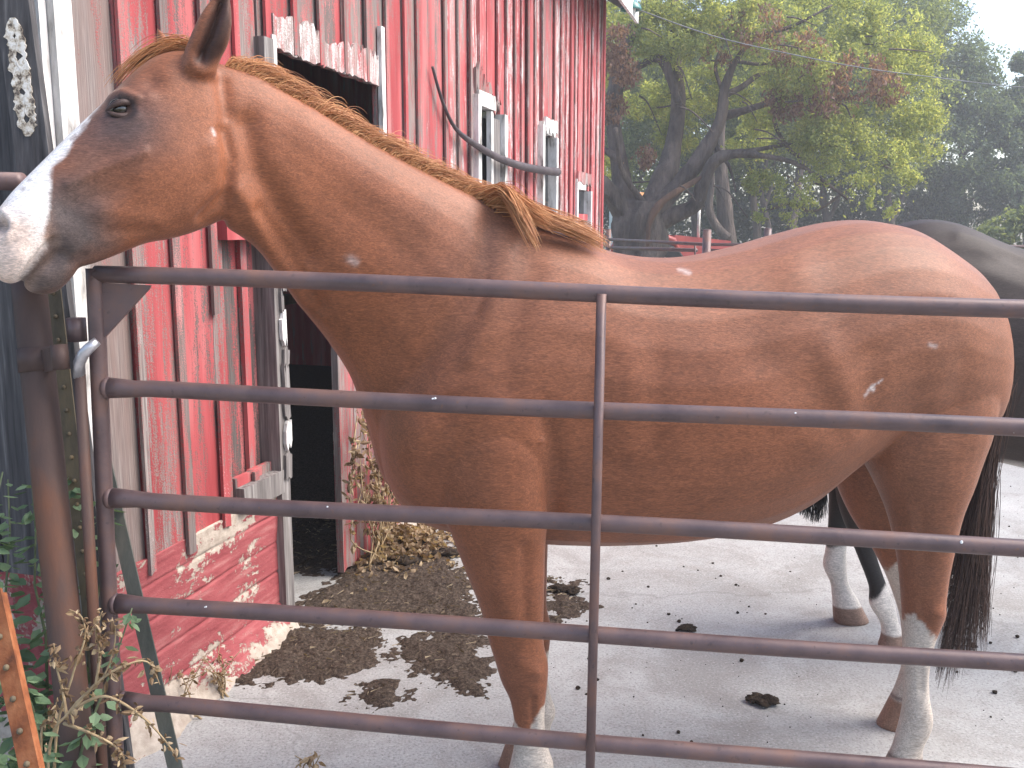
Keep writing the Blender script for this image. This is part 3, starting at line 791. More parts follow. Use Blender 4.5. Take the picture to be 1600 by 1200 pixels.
for s in (-1, 1):
    MB().tube([(0.1, s * .62, 1.0), (0.25, s * .62, 1.3), (0.6, s * .62, 1.42), (1.0, s * .62, 1.25), (1.15, s * .62, 0.95)], 0.09, 8).build('fender', M['tred'], tr, True)
    MB().tube([(0.95, s * .45, 0.9), (0.9, s * .45, 2.2)], 0.035, 8).build('canopy_post', M['white_frame'], tr, True)
MB().box((0.35, -.25, 1.0), (0.8, .25, 1.1)).build('seat', M['tyre'], tr); MB().box((0.78, -.25, 1.1), (0.86, .25, 1.5)).build('backrest', M['tyre'], tr)
MB().box((-1.4, -.2, .45), (0.9, .2, .75)).build('chassis', M['tyre'], tr)
MB().tube([(-0.7, 0.1, 1.3), (-0.7, 0.1, 2.0)], 0.035, 8).build('exhaust', M['white_frame'], tr, True)
k = NT('orange_canopy'); M['torange'] = k.set((0.75, 0.30, 0.08), 0.6)
MB().add([(0.2, -.6, 2.2), (1.3, -.6, 2.2), (1.3, .6, 2.2), (0.2, .6, 2.2), (0.3, -.5, 2.32), (1.2, -.5, 2.34), (1.2, .5, 2.34), (0.3, .5, 2.32)], [(0,3,2,1),(4,5,6,7),(0,1,5,4),(1,2,6,5),(2,3,7,6),(3,0,4,7)]).build('canopy', M['torange'], tr)
MB().tube([(-0.1, 0, 1.35), (0.25, 0, 1.55)], 0.02, 6).build('steering_column', M['tyre'], tr)
tr.rotation_euler = (0, 0, R(200))

# pale post behind the tree
k = NT('pale_blue_paint'); M['pale'] = k.set(k.ramp(k.noise(k.coord('Object'), 8, 4), [(0.3, (0.35, 0.5, 0.55)), (0.7, (0.6, 0.72, 0.75))]), 0.6)
p = P(956, 314, 24); pp = empty('sign_post', (p.x, p.y, 0)); tag(pp, 'pale blue white post left of the old tree trunk', 'post')
MB().box((-.055, -.03, -.02), (.055, .03, p.z)).build('upright', M['pale'], pp)
MB().box((-.09, -.045, p.z + .001), (.09, .045, p.z + .05)).build('post_top', M['pale'], pp)

# yard lamp hung at the barn corner and the wire running from it
k = NT('green_enamel'); M['enamel'] = k.set((0.05, 0.19, 0.17), 0.35)
LY = 10.0
lc = P(986, 14, LY)
lamp = empty('yard_lamp', tuple(lc)); tag(lamp, 'green enamel yard lamp hanging by the barn roof corner', 'lamp')
v, f = [], []
prof = [(0.03, 0.10), (0.05, 0.07), (0.085, 0.045), (0.105, 0.0), (0.105, -0.012), (0.09, -0.012), (0.075, 0.03)]
n = 20
for j in range(n):
    a = 2 * math.pi * j / n
    for r_, z_ in prof: v.append((math.cos(a) * r_, math.sin(a) * r_, z_))
for j in range(n):
    for q in range(len(prof) - 1):
        f.append((j * 7 + q, ((j + 1) % n) * 7 + q, ((j + 1) % n) * 7 + q + 1, j * 7 + q + 1))
MB().add(v, f).build('lamp_shade', M['enamel'], lamp, True)
v, f = ball((0, 0, -0.005), 0.05, 12, 8); MB().add(v, f).build('bulb', M['white_frame'], lamp, True)
bt = Vector((BX + DX * T1, BY + DY * T1, 3.95)) - Vector(lc)
MB().tube([(0, 0, .1), (0, 0, .30), (-.04, 0, .36), tuple(bt)], 0.015, 8).build('bracket', M['shingle'], lamp, True)
M['wire'] = m_simple('grey_wire', [(0.3, (0.10, 0.11, 0.12)), (0.7, (0.2, 0.21, 0.22))], 5, 0.6, bump=0)
wp = catmull([P(990, 12, 10.0), P(1080, 45, 10.2), P(1160, 68, 10.4), P(1330, 103, 10.8), P(1470, 122, 11.2), P(1620, 138, 11.6), P(1900, 150, 12.5), P(2300, 150, 13.5)], 6)
o = MB().tube([Vector(q) for q in wp], 0.0055, 6).build('overhead_wire', M['wire'], None, True); tag(o, 'thin grey overhead wire running right from the yard lamp past the trees', 'wire')

# dark hose looped on the barn wall
M['hose'] = m_simple('dark_hose', [(0.3, (0.04, 0.03, 0.035)), (0.7, (0.10, 0.08, 0.085))], 6, 0.6)
def on_wall(px, py, out):
    t, z = W(px, py); return Vector((BX + DX * t + DY * out, BY + DY * t - DX * out, z))
hp = [(662, 105, .05), (672, 145, .055), (684, 180, .06), (697, 205, .07), (722, 226, .08), (760, 248, .09), (800, 261, .09), (835, 267, .09), (856, 269, .08)]
hc = catmull([list(on_wall(*h)) for h in hp], 6)
rads = np.interp(np.linspace(0, 1, len(hc)), [0, .35, .5, .8, 1], [0.008, 0.011, 0.019, 0.030, 0.034])
o = MB().tube([Vector(q) for q in hc], list(rads), 12).build('hanging_hose', M['hose'], None, True); tag(o, 'dark hose hanging in a curve across the barn windows', 'hose')

# the hazy air of the yard
hz = MB().box((-95, -65, -1.05), (95, 95, 17.0)).build('haze', None)
tag(hz, 'pale haze hanging in the air over the yard and trees', 'haze', None, 'stuff')
hm_ = bpy.data.materials.new('hazy_air'); hm_.use_nodes = True
ht = hm_.node_tree; ht.nodes.remove(ht.nodes['Principled BSDF'])
pv = ht.nodes.new('ShaderNodeVolumePrincipled')
pv.inputs['Color'].default_value = (0.93, 0.95, 1.0, 1); pv.inputs['Density'].default_value = 0.0045; pv.inputs['Anisotropy'].default_value = 0.2
ht.links.new(pv.outputs[0], ht.nodes['Material Output'].inputs['Volume'])
hz.data.materials.append(hm_)

# ------------------------------------------------------------------ horses
def loft(stations, yaw, sub=5, seg=28, p=0.85, q=1.0):
    """stations: (Tx, Ty, Bx, By, Y, half width[, q]) photo measurements of the two edges, Y = distance of the mid plane.
    yaw: heading of the part; widths go out sideways from the mid plane."""
    rows = []
    for s in stations:
        a, b = P(s[0], s[1], s[4]), P(s[2], s[3], s[4])
        yw = yaw if not hasattr(yaw, '__len__') else yaw[len(rows)]
        rows.append([*a, *b, s[5], yw, s[6] if len(s) > 6 else q])
    A = catmull(rows, sub)
    A[:, 6] = np.maximum(A[:, 6], 0.002)
    V, F = [], []
    th = np.linspace(0, 2 * np.pi, seg, endpoint=False)
    for r in A:
        T, B = r[0:3], r[3:6]
        L = np.array([math.sin(r[7]), -math.cos(r[7]), 0.0])
        s = ((1 - np.cos(th)) / 2) ** r[8]
        wd = np.sign(np.sin(th)) * np.abs(np.sin(th)) ** p * r[6]
        V.append(T + (B - T) * s[:, None] + L * wd[:, None])
    n = len(A); V = np.concatenate(V).tolist()
    for i in range(n - 1):
        for k_ in range(seg):
            a, b = i * seg + k_, i * seg + (k_ + 1) % seg
            F.append((a, b, b + seg, a + seg))
    F.append(tuple(range(seg - 1, -1, -1))); F.append(tuple((n - 1) * seg + k_ for k_ in range(seg)))
    return V, F

def fuse(parts, voxel, smooth_it):
    """join overlapping lofts into one continuous skin"""
    mb = MB()
    for v, f in parts: mb.add(v, f)
    me = mb.mesh('tmp')
    bm = bmesh.new(); bm.from_mesh(me); bmesh.ops.recalc_face_normals(bm, faces=bm.faces); bm.to_mesh(me); bm.free()
    o = bpy.data.objects.new('tmp', me); col.objects.link(o)
    md = o.modifiers.new('r', 'REMESH'); md.mode = 'VOXEL'; md.voxel_size = voxel; md.adaptivity = 0
    ms = o.modifiers.new('s', 'SMOOTH'); ms.iterations = smooth_it; ms.factor = 0.5
    dg = bpy.context.evaluated_depsgraph_get()
    out = bpy.data.meshes.new_from_object(o.evaluated_get(dg))
    bpy.data.objects.remove(o); bpy.data.meshes.remove(me)
    return out

def vcos(me):
    a = np.empty(len(me.vertices) * 3, dtype=np.float32); me.vertices.foreach_get('co', a); return a.reshape(-1, 3).astype(float)
def vnor(me):
    a = np.empty(len(me.vertices) * 3, dtype=np.float32); me.vertices.foreach_get('normal', a); return a.reshape(-1, 3).astype(float)
def region(x, y, poly, soft):
    d = seg_dist(x, y, poly + [poly[0]])
    sd = np.where(inside(x, y, poly), d, -d)
    return np.clip(sd / soft * 0.5 + 0.5, 0, 1)
def sculpt(me, strokes, lat):
    V, N = vcos(me), vnor(me)
    x, y = project(V)
    w_side = np.clip(np.abs(N @ np.array(lat)) * 1.5, 0, 1)
    disp = np.zeros(len(V))
    for poly, r, dep in strokes:
        disp += dep * np.exp(-(seg_dist(x, y, poly) / r) ** 2)
    V += N * (disp * w_side)[:, None]
    me.vertices.foreach_set('co', V.astype(np.float32).ravel()); me.update()
def paint(me, C):
    at = me.attributes.new('coat', 'FLOAT_COLOR', 'POINT')
    at.data.foreach_set('color', np.concatenate([C, np.ones((len(C), 1))], 1).astype(np.float32).ravel())
def lay(C, w, c):
    w = np.clip(w, 0, 1)[:, None]; return C * (1 - w) + np.array(c) * w

# ---- the chestnut horse: measured edges
def yb(px): return 2.50 + (px - 800) * 0.00032          # distance of its mid plane along the barrel
YB = R(11)
trunk = [(584,600,590,690,yb(585),.05),(600,545,606,755,yb(600),.12),(645,480,645,806,yb(645),.19),(720,400,720,832,yb(720),.232),(800,352,800,842,yb(800),.25),
         (880,362,880,846,yb(880),.268),(960,394,960,845,yb(960),.290),(1050,402,1060,838,yb(1050),.305),(1140,386,1150,822,yb(1140),.308),
         (1220,363,1230,788,yb(1220),.302),(1290,347,1295,736,yb(1290),.292),(1350,344,1345,700,yb(1350),.285),(1410,356,1410,692,yb(1410),.275),
         (1465,388,1465,690,yb(1465),.245),(1508,422,1508,680,yb(1508),.20),(1534,466,1528,655,yb(1534),.125),(1549,535,1545,600,yb(1549),.05)]
neck = [(335,96,354,356,2.225,.074),(400,116,398,386,2.262,.078),(468,155,430,425,2.30,.083),(542,200,470,480,2.34,.094),(618,243,512,533,2.38,.114),
        (696,283,548,590,2.42,.142),(768,318,572,660,2.452,.175),(838,350,600,750,2.48,.20),(900,400,660,800,2.50,.20)]
head = [(350,130,364,335,2.235,.06),(300,84,338,348,2.215,.088),(252,84,300,364,2.187,.102),(212,108,264,374,2.160,.107),(176,146,226,381,2.133,.104),
        (141,179,186,397,2.107,.089),(106,212,152,410,2.083,.076),(70,248,120,416,2.060,.066),(38,280,92,392,2.040,.062),(12,308,66,412,2.023,.061),
        (-12,344,40,434,2.010,.057),(-24,384,16,444,2.002,.047),(-28,412,-4,436,1.996,.026)]
chin = [(135,370,128,408,2.075,.035),(108,376,108,438,2.062,.043),(84,386,84,458,2.052,.044),(62,404,62,460,2.044,.040),(44,424,46,456,2.037,.032),(36,436,38,448,2.034,.018)]
near_fore = [(655,640,850,640,2.34,.08),(668,720,856,720,2.34,.105),(684,785,858,785,2.335,.105),(706,838,852,838,2.335,.092),(730,900,850,900,2.335,.078),(750,950,849,950,2.335,.066),
        (763,1000,849,1000,2.335,.055),(774,1035,856,1035,2.335,.052),(783,1065,855,1065,2.335,.046),(797,1095,852,1095,2.335,.036),(803,1130,851,1130,2.335,.031),(803,1165,856,1165,2.335,.034),
        (797,1195,865,1195,2.335,.042),(788,1225,856,1225,2.335,.036),(778,1252,852,1252,2.335,.045),(762,1300,856,1300,2.335,.060)]
def shift_leg(L, Y2, ytop, ybot, xs, f=1.0):
    y0, y1 = L[0][1], L[-1][1]
    out = []
    for s in L:
        yn = ytop + (s[1] - y0) * (ybot - ytop) / (y1 - y0)
        c = (s[0] + s[2]) / 2; hw = (s[2] - s[0]) / 2 * s[4] / Y2 * f
        c = 800 + (c - 800) * s[4] / Y2 + xs
        out.append((c - hw, yn, c + hw, yn, Y2, s[5]))
    return out
far_fore = shift_leg(near_fore, 2.66, 640, 1199, 11)
near_hind = [(1330,540,1556,540,yb(1440)-.115,.10),(1334,610,1553,610,yb(1440)-.12,.125),(1340,670,1542,670,yb(1440)-.125,.13),(1352,715,1526,715,yb(1440)-.13,.122),(1372,755,1513,755,yb(1440)-.14,.108),
        (1390,800,1497,800,yb(1440)-.15,.088),(1402,850,1487,850,2.545,.070),(1408,895,1479,895,2.545,.058),(1411,935,1474,935,2.545,.052),(1413,970,1468,970,2.545,.048),
        (1414,1005,1456,1005,2.545,.040),(1414,1045,1450,1045,2.545,.031),(1413,1085,1450,1085,2.545,.030),(1410,1118,1455,1118,2.545,.038),(1404,1140,1452,1140,2.545,.037),(1395,1168,1440,1168,2.545,.032),
        (1386,1190,1440,1190,2.545,.043),(1368,1236,1446,1236,2.545,.060)]
far_hind = [(1330,560,1550,560,2.86,.10),(1320,640,1530,640,2.87,.115),(1300,715,1500,715,2.885,.105),(1312,765,1478,765,2.895,.092),(1334,812,1462,812,2.90,.076),(1360,850,1452,850,2.90,.064),
        (1384,895,1448,895,2.90,.052),(1398,930,1450,930,2.90,.048),(1408,965,1449,965,2.90,.038),(1411,1000,1443,1000,2.90,.030),(1411,1035,1441,1035,2.90,.030),(1407,1056,1442,1056,2.90,.036),
        (1398,1078,1432,1078,2.90,.032),(1391,1095,1430,1095,2.90,.042),(1370,1136,1438,1136,2.90,.056)]
ear = [(284,118,336,118,2.155,.030),(288,88,343,92,2.150,.034),(298,60,356,66,2.145,.033),(310,32,361,38,2.142,.028),(324,8,361,14,2.14,.021),(338,-10,358,-7,2.14,.013),(348,-20,354,-19,2.14,.005)]
ear2 = [(252,100,285,100,2.29,.026),(248,78,276,82,2.30,.024),(245,62,268,68,2.305,.018),(244,50,258,55,2.31,.012),(243,42,248,44,2.31,.004)]
yaw_neck = [R(24), R(22), R(21), R(20), R(18), R(16), R(14), R(12), R(11)]
parts = [loft(trunk, YB, p=0.9, q=1.0), loft(neck, yaw_neck, p=0.95, q=0.85), loft(head, R(33), p=0.78, q=1.18), loft(chin, R(33), p=0.85),
         loft(near_fore, YB, p=0.95), loft(far_fore, YB, p=0.95), loft(near_hind, YB, p=0.95), loft(far_hind, YB, p=0.95),
         loft(ear, R(-10), p=1.0, seg=16), loft(ear2, R(20), p=1.0, seg=16)]
me = fuse(parts, 0.0060, 7)
LAT = [math.sin(YB), -math.cos(YB), 0]
sculpt(me, [
    # head
    ([(350,205),(361,250),(350,300),(315,338)], 11, -.010), ([(290,265)], 55, .010), ([(330,230),(335,290),(300,330)], 16, .006),
    ([(108,288),(165,262),(225,238)], 9, .006), ([(120,318),(200,290)], 16, -.004),
    ([(170,150),(192,145),(214,154)], 7, .009), ([(190,168)], 13, -.012), ([(170,188),(195,194),(214,182)], 7, .003), ([(236,128)], 17, -.009), ([(232,150)], 14, .005),
    ([(0,352)], 11, -.022), ([(6,332),(18,350),(12,372)], 7, .006),
    ([(84,374),(64,396),(44,422),(34,438)], 5, -.014), ([(95,380),(80,388)], 8, -.004), ([(70,430)], 16, .008), ([(30,400)], 18, .006), ([(112,412),(128,402)], 10, -.006),
    ([(100,330),(135,350)], 18, -.004), ([(160,330),(240,345)], 14, .004), ([(170,362),(240,358)], 8, -.004),
    ([(300,100),(318,118)], 12, .006), ([(345,130),(355,180)], 12, -.008),
    # the ear's hollow
    ([(316,84),(324,60),(333,32),(343,6)], 10.5, -.024), ([(312,96)], 8, -.006),
    # neck
    ([(385,195),(400,262),(440,335),(480,400)], 22, -.018), ([(372,300),(398,340),(430,400),(475,470)], 15, .010), ([(405,330),(445,395),(500,480)], 12, -.010),
    ([(480,200),(560,270),(660,330)], 40, .008), ([(560,330),(640,400)], 40, -.006),
    # shoulder and breast
    ([(770,345),(725,440),(680,520),(640,610)], 20, -.009), ([(800,390),(770,470),(735,560)], 18, .008), ([(742,380),(700,470)], 14, .005), ([(830,420),(800,520),(790,600)], 22, -.006), ([(765,410),(745,490)], 8, -.003),
    ([(650,700)], 55, .014), ([(700,640),(660,760)], 20, -.005), ([(790,690)], 60, .014), ([(750,560)], 40, -.004), ([(865,800),(868,730),(850,650)], 18, -.012), ([(848,690)], 5, .006),
    ([(700,790),(740,820)], 18, -.008),
    # barrel and quarters
    ([(930,560),(925,700)], 30, -.005), ([(985,560),(980,700)], 20, .003), ([(1030,560),(1025,700)], 20, -.003),
    ([(1245,430)], 40, .008), ([(1200,560),(1260,600),(1300,640)], 44, -.008), ([(1290,540),(1322,620),(1336,680)], 24, .006), ([(1362,560),(1356,640)], 26, -.006), ([(1290,700)], 40, .010),
    ([(1405,720)], 40, .010), ([(1460,560),(1450,700)], 30, .004), ([(1505,560),(1490,680)], 20, -.004), ([(1440,800),(1445,880)], 12, -.006), ([(1420,820)], 16, .006),
    ([(1466,960)], 14, .008), ([(1440,945),(1445,975)], 9, -.005), ([(1440,1010),(1440,1080)], 6, -.004),
    # foreleg
    ([(820,860),(822,980)], 12, -.007), ([(775,880),(790,960)], 18, .008), ([(815,1040)], 18, .008), ([(838,1050)], 9, .006), ([(832,1090),(832,1160)], 5, -.006), ([(780,1000),(800,1010)], 10, -.004),
], LAT)
V, N = vcos(me), vnor(me)
x, y = project(V)
nz = fbm(V * 14, 4); nz2 = fbm(V * 5 + 9, 3); nzf = fbm(V * 60, 3)
xw, yw = x + 9 * nz, y + 9 * nz
C = np.tile(np.array([0.238, 0.088, 0.045]), (len(V), 1))
# redder in the deep coat, greyer on the quarters and along the back
C = lay(C, 0.55 * region(xw, yw, [(360,160),(470,250),(600,420),(640,560),(560,600),(480,480),(390,380)], 90), (0.27, 0.088, 0.032))
C = lay(C, 0.35 * region(xw, yw, [(1150,340),(1600,400),(1600,720),(1340,700),(1270,480)], 140), (0.215, 0.108, 0.070))
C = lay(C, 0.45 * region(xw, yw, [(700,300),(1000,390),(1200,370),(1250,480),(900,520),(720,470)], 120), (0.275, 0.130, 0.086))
C = lay(C, 0.30 * np.exp(-(seg_dist(x, y, [(800,420),(770,330)]) / 46) ** 2) * (0.7 + 0.6 * nz), (0.32, 0.19, 0.15))
C = lay(C, 0.25 * np.clip(nz2 * 1.6, 0, 1), (0.27, 0.11, 0.062))
C = lay(C, 0.25 * np.clip(-nz2 * 1.6, 0, 1), (0.17, 0.060, 0.030))
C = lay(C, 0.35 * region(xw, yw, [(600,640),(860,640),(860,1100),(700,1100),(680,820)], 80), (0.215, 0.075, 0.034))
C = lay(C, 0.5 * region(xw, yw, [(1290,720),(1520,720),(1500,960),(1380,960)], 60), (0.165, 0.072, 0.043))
C = C * np.array([0.98, 0.93, 0.84])
# face: grey skin about eye and muzzle, white blaze, pink nose
C = lay(C, 0.95 * region(xw, yw, [(140,170),(172,140),(228,148),(256,185),(246,222),(200,246),(145,240),(122,218)], 40), (0.095, 0.060, 0.054))
C = lay(C, 0.7 * region(xw, yw, [(80,270),(120,245),(150,255),(170,300),(130,340),(82,350)], 40), (0.13, 0.080, 0.064))
C = lay(C, 0.95 * region(xw, yw, [(60,310),(90,290),(150,320),(175,380),(130,420),(110,470),(20,490),(20,440),(70,385)], 30), (0.095, 0.072, 0.066))
C = lay(C, np.exp(-(seg_dist(x, y, [(169,176),(180,184),(198,185),(212,176),(206,160),(188,153),(172,160),(169,176)]) / 6) ** 2), (0.030, 0.019, 0.018))
xb, yb2 = x + 3.0 * nz + 4 * nzf, y + 3.0 * nz + 4 * nzf
front = (N @ np.array([-math.cos(R(33)) * .6, -math.sin(R(33)) * .6, 0.6]))
blaze = region(xb, yb2, [(166,146),(150,172),(118,214),(98,245),(80,262),(80,300),(76,340),(66,370),(76,384),(36,440),(20,470),(-80,470),(-80,300),(20,260),(90,190),(150,140)], 4)
C = lay(C, blaze, (0.82, 0.79, 0.77))
pink = region(x + 7 * nz, y + 7 * nz, [(-80,300),(30,330),(62,340),(66,372),(80,378),(36,442),(20,470),(-80,470)], 24)
C = lay(C, 0.8 * pink, (0.58, 0.41, 0.32))
C = lay(C, 0.8 * np.exp(-(np.hypot(x + 2, y - 352) / 10) ** 2), (0.05, 0.03, 0.028))
for sx, sy, sr in ((36, 296, 4.5), (46, 281, 2.6), (15, 357, 3), (25, 377, 2.4)):
    C = lay(C, 0.75 * np.exp(-(np.hypot(x - sx, y - sy) / sr) ** 2), (0.18, 0.15, 0.15))
C = lay(C, 0.7 * region(xb, yb2, [(84,378),(92,392),(60,428),(36,446),(30,436),(60,400)], 6), (0.05, 0.035, 0.032))
# small white marks
for poly, r_, w_ in (([(332,203),(336,211)], 2.6, .6), ([(546,404),(556,410)], 6, .35), ([(1062,422),(1076,425)], 3, .4), ([(1363,606),(1367,611)], 3, .8), ([(1353,619),(1362,608)], 2.2, .6), ([(1366,604),(1379,597)], 2.0, .75), ([(1454,539),(1462,541)], 3, .45)):
    C = lay(C, w_ * np.exp(-(seg_dist(xb, yb2, poly) / r_) ** 2), (0.66, 0.60, 0.57))
# ear: dark inside; legs: socks, hooves
C = lay(C, 0.92 * region(x + 3 * nz, y + 3 * nz, [(302,98),(306,66),(318,34),(334,2),(346,-24),(362,-6),(364,40),(350,84),(326,104)], 7), (0.030, 0.012, 0.009))
Z = V[:, 2] + 0.015 * nz
legm = Z < 0.55
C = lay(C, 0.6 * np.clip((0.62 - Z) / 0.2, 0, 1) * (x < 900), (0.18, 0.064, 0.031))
zs = Z + 0.02 * nzf
front_leg = x < 1000
sock_f = np.clip((0.345 - 0.0009 * np.abs(x - 828) * 0 - zs + 0.04 * np.sin(x * 0.09)) / 0.012, 0, 1) * front_leg
C = lay(C, sock_f, (0.46, 0.40, 0.345))
near_h = (~front_leg) & (V[:, 1] < 2.72)
top_n = 0.555 - 0.0022 * np.abs(x - 1428)
C = lay(C, np.clip((top_n - zs) / 0.015, 0, 1) * near_h, (0.46, 0.40, 0.345))
far_h = (~front_leg) & (V[:, 1] >= 2.72)
C = lay(C, np.clip((0.60 + 0.0016 * (x - 1420) - zs) / 0.015, 0, 1) * far_h, (0.46, 0.40, 0.345))
C = lay(C, 0.4 * np.clip((0.2 - Z) / 0.1, 0, 1) * (nz > 0), (0.36, 0.30, 0.25))
C = lay(C, np.clip((0.098 - V[:, 2]) / 0.006, 0, 1), (0.24, 0.135, 0.09))
C = lay(C, np.clip(1 - np.abs(V[:, 2] - 0.104) / 0.010, 0, 1), (0.14, 0.10, 0.085))
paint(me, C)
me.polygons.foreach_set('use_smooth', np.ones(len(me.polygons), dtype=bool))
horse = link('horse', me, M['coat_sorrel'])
tag(horse, 'chestnut horse with a white blaze standing behind the pipe gate, chin over the post', 'horse')
HV, HX, HY = V, x, y

# eyeball with lids
ec = P(190, 169, 2.062)
hd = Vector((-math.cos(R(33)), -math.sin(R(33)), 0)); hl = Vector((math.sin(R(33)), -math.cos(R(33)), 0))
# hair: tapered three-sided strands
def strands(name, curves, r0, r1, mat, parent):
    """curves: (n, k, 3) array of strand points"""
    Cv = np.asarray(curves); n, kk, _ = Cv.shape
    T = np.gradient(Cv, axis=1); T /= np.linalg.norm(T, axis=2, keepdims=True) + 1e-9
    ref = np.tile(np.array([0.3, -0.8, 0.5]), (n, kk, 1)); A = np.cross(T, ref); A /= np.linalg.norm(A, axis=2, keepdims=True) + 1e-9
    B = np.cross(T, A)
    rad = np.linspace(1, 0, kk)[None, :, None] ** 0.6 * (r0 - r1) + r1
    rad = rad * RNG.uniform(0.7, 1.3, (n, 1, 1))
    rings = [Cv + rad * (A * math.cos(a) + B * math.sin(a)) for a in (0, 2.094, 4.189)]
    V = np.stack(rings, 2).reshape(-1, 3)              # strand, point, side
    base = (np.arange(n) * kk * 3)[:, None, None] + (np.arange(kk - 1) * 3)[None, :, None] + np.arange(3)[None, None, :]
    nxt = (np.arange(n) * kk * 3)[:, None, None] + (np.arange(kk - 1) * 3)[None, :, None] + np.array([1, 2, 0])[None, None, :]
    F = np.stack([base, nxt, nxt + 3, base + 3], -1).reshape(-1, 4)
    return link(name, np_mesh(name, V, F, True), mat, parent)

def polyline_at(pts, t):
    pts = np.array(pts, float); seg = np.linalg.norm(np.diff(pts, axis=0), axis=1); cum = np.concatenate([[0], np.cumsum(seg)]) / seg.sum()
    return np.stack([np.interp(t, cum, pts[:, i]) for i in range(pts.shape[1])], 1)

near = np.where(np.hypot(HX - 190, HY - 170) < 7)[0]
near = near[HV[near, 1] < HV[near, 1].min() + 0.05]
ep = Vector(HV[near].mean(0))
v, f = ball((0, 0, 0), 0.0235)
eye = MB().add(v, f).build('eye', M['eye'], horse, True, loc=ep - hl * 0.0125)
# lids: two curved rolls hugging the eyeball
def lid(y_sign, rad, lift, name):
    pts = []
    for i in range(13):
        a = -1 + 2 * i / 12
        along = hd * (-a * 0.032) + Vector((0, 0, 1)) * (y_sign * lift * (1 - a * a) - 0.002 - 0.004 * a * -1)
        out = hl * (0.0225 * math.sqrt(max(0.0, 1 - (a * 0.82) ** 2)) - 0.0125 + 0.0035)
        pts.append(ep + along + out)
    r_ = [0.002 + rad * (1 - (abs(-1 + 2 * i / 12)) ** 2) for i in range(13)]
    return MB().tube(pts, r_, 8).build(name, M['lid'], horse, True)
M['lid'] = m_simple('dark_eyelid', [(0.3, (0.035, 0.022, 0.02)), (0.7, (0.085, 0.05, 0.042))], 60, 0.5, 4, 0.3, 300)
lid(1, 0.0050, 0.0145, 'upper_eyelid')
lid(-1, 0.0040, 0.0125, 'lower_eyelid')

crest = [(340,92,2.225),(400,114,2.262),(468,153,2.30),(542,198,2.34),(618,241,2.38),(696,281,2.42),(768,316,2.452),(838,348,2.48),(885,366,2.495)]
crest3 = np.array([P(*c) for c in crest])
Lneck = np.array([math.sin(R(17)), -math.cos(R(17)), 0])
def mane_curves(n, t0, t1, length, up, far, back, droop, kk=9, clump=60, near=0.0):
    t = RNG.uniform(t0, t1, n); root = polyline_at(crest3, t)
    tan = polyline_at(crest3, np.clip(t + 0.02, 0, 1)) - polyline_at(crest3, np.clip(t - 0.02, 0, 1)); tan /= np.linalg.norm(tan, axis=1)[:, None]
    u = np.cross(tan, -Lneck); u *= np.sign(u[:, 2:3]); u /= np.linalg.norm(u, axis=1)[:, None]
    lat = RNG.normal(0, 0.008, n)
    root = root + Lneck * lat[:, None] - u * 0.010
    cid = (t * clump + 0.35 * RNG.normal(0, 1, n)).astype(int); crnd = np.random.default_rng(3).normal(0, 1, (400, 4))
    cc = crnd[np.abs(cid) % 400]
    ln = length * RNG.uniform(0.75, 1.2, n) * (1 + 0.14 * cc[:, 0])
    s = np.linspace(0, 1, kk)
    bk = back * (1 + 0.35 * cc[:, 1]); fr = far * (1 + 0.4 * cc[:, 2]) + RNG.normal(0, 0.06, n)
    up_ = up * (1 + 0.25 * RNG.normal(0, 1, n)); bk = bk + RNG.normal(0, 0.16, n)
    pts = root[:, None, :] + ln[:, None, None] * (
        u[:, None, :] * (up_[:, None] * (1 - (1 - s[None, :]) ** 1.7))[:, :, None]
        + tan[:, None, :] * (bk[:, None] * s[None, :] ** 1.5)[:, :, None]
        - Lneck[None, None, :] * (fr[:, None] * s[None, :] ** 1.3)[:, :, None]
        + np.array([0, 0, -1.0])[None, None, :] * (droop * s ** 2.6)[None, :, None])
    return pts
mc = np.concatenate([mane_curves(6000, 0.02, 0.90, 0.076, 0.50, 0.48, 0.66, 0.22, clump=70),
                     mane_curves(1800, 0.03, 0.90, 0.066, 0.50, 0.08, 0.85, 0.10, clump=170)])
strands('mane', mc, 0.0008, 0.00025, M['mane'], horse)
# the long lock at the withers, blown over to the near side, and the hair running down the withers
def lock(n, ctrl, sp0, sp1, kk=12):
    pts = np.array([P(*c) for c in ctrl]); base = catmull(pts, 6)
    tt_ = np.linspace(0, 1, kk); cb = polyline_at(base, tt_)
    off = RNG.normal(0, 1, (n, 1, 3)); off2 = RNG.normal(0, 1, (n, 1, 3)); ln = RNG.uniform(0.72, 1.05, (n, 1))
    cb_ = np.stack([polyline_at(cb, np.clip(tt_ * l, 0, 1)) for l in ln[:, 0]])
    return cb_ + off * (sp0 * (1 - tt_))[None, :, None] + off2 * (sp1 * np.sin(tt_ * math.pi * 0.55))[None, :, None]
lk = np.concatenate([lock(170, [(762,312,2.43),(785,298,2.40),(803,318,2.33),(818,345,2.27),(838,384,2.245)], 0.010, 0.008),
                     lock(240, [(770,316,2.44),(806,318,2.41),(850,340,2.39),(900,360,2.40),(946,384,2.42)], 0.012, 0.010),
                     lock(180, [(800,328,2.46),(850,338,2.45),(900,356,2.45),(936,378,2.46)], 0.014, 0.010),
                     lock(110, [(752,306,2.44),(790,300,2.42),(830,330,2.36),(862,352,2.33)], 0.012, 0.010)])
strands('mane_lock', lk, 0.0012, 0.0003, M['mane'], horse)
fl = np.concatenate([lock(170, [(318,84,2.20),(280,70,2.205),(240,80,2.185),(205,108,2.165),(184,132,2.15)], 0.010, 0.010),
                     lock(90, [(322,86,2.19),(290,74,2.19),(262,76,2.18),(235,88,2.17)], 0.008, 0.008)])
strands('forelock', fl, 0.0010, 0.0003, M['mane'], horse)

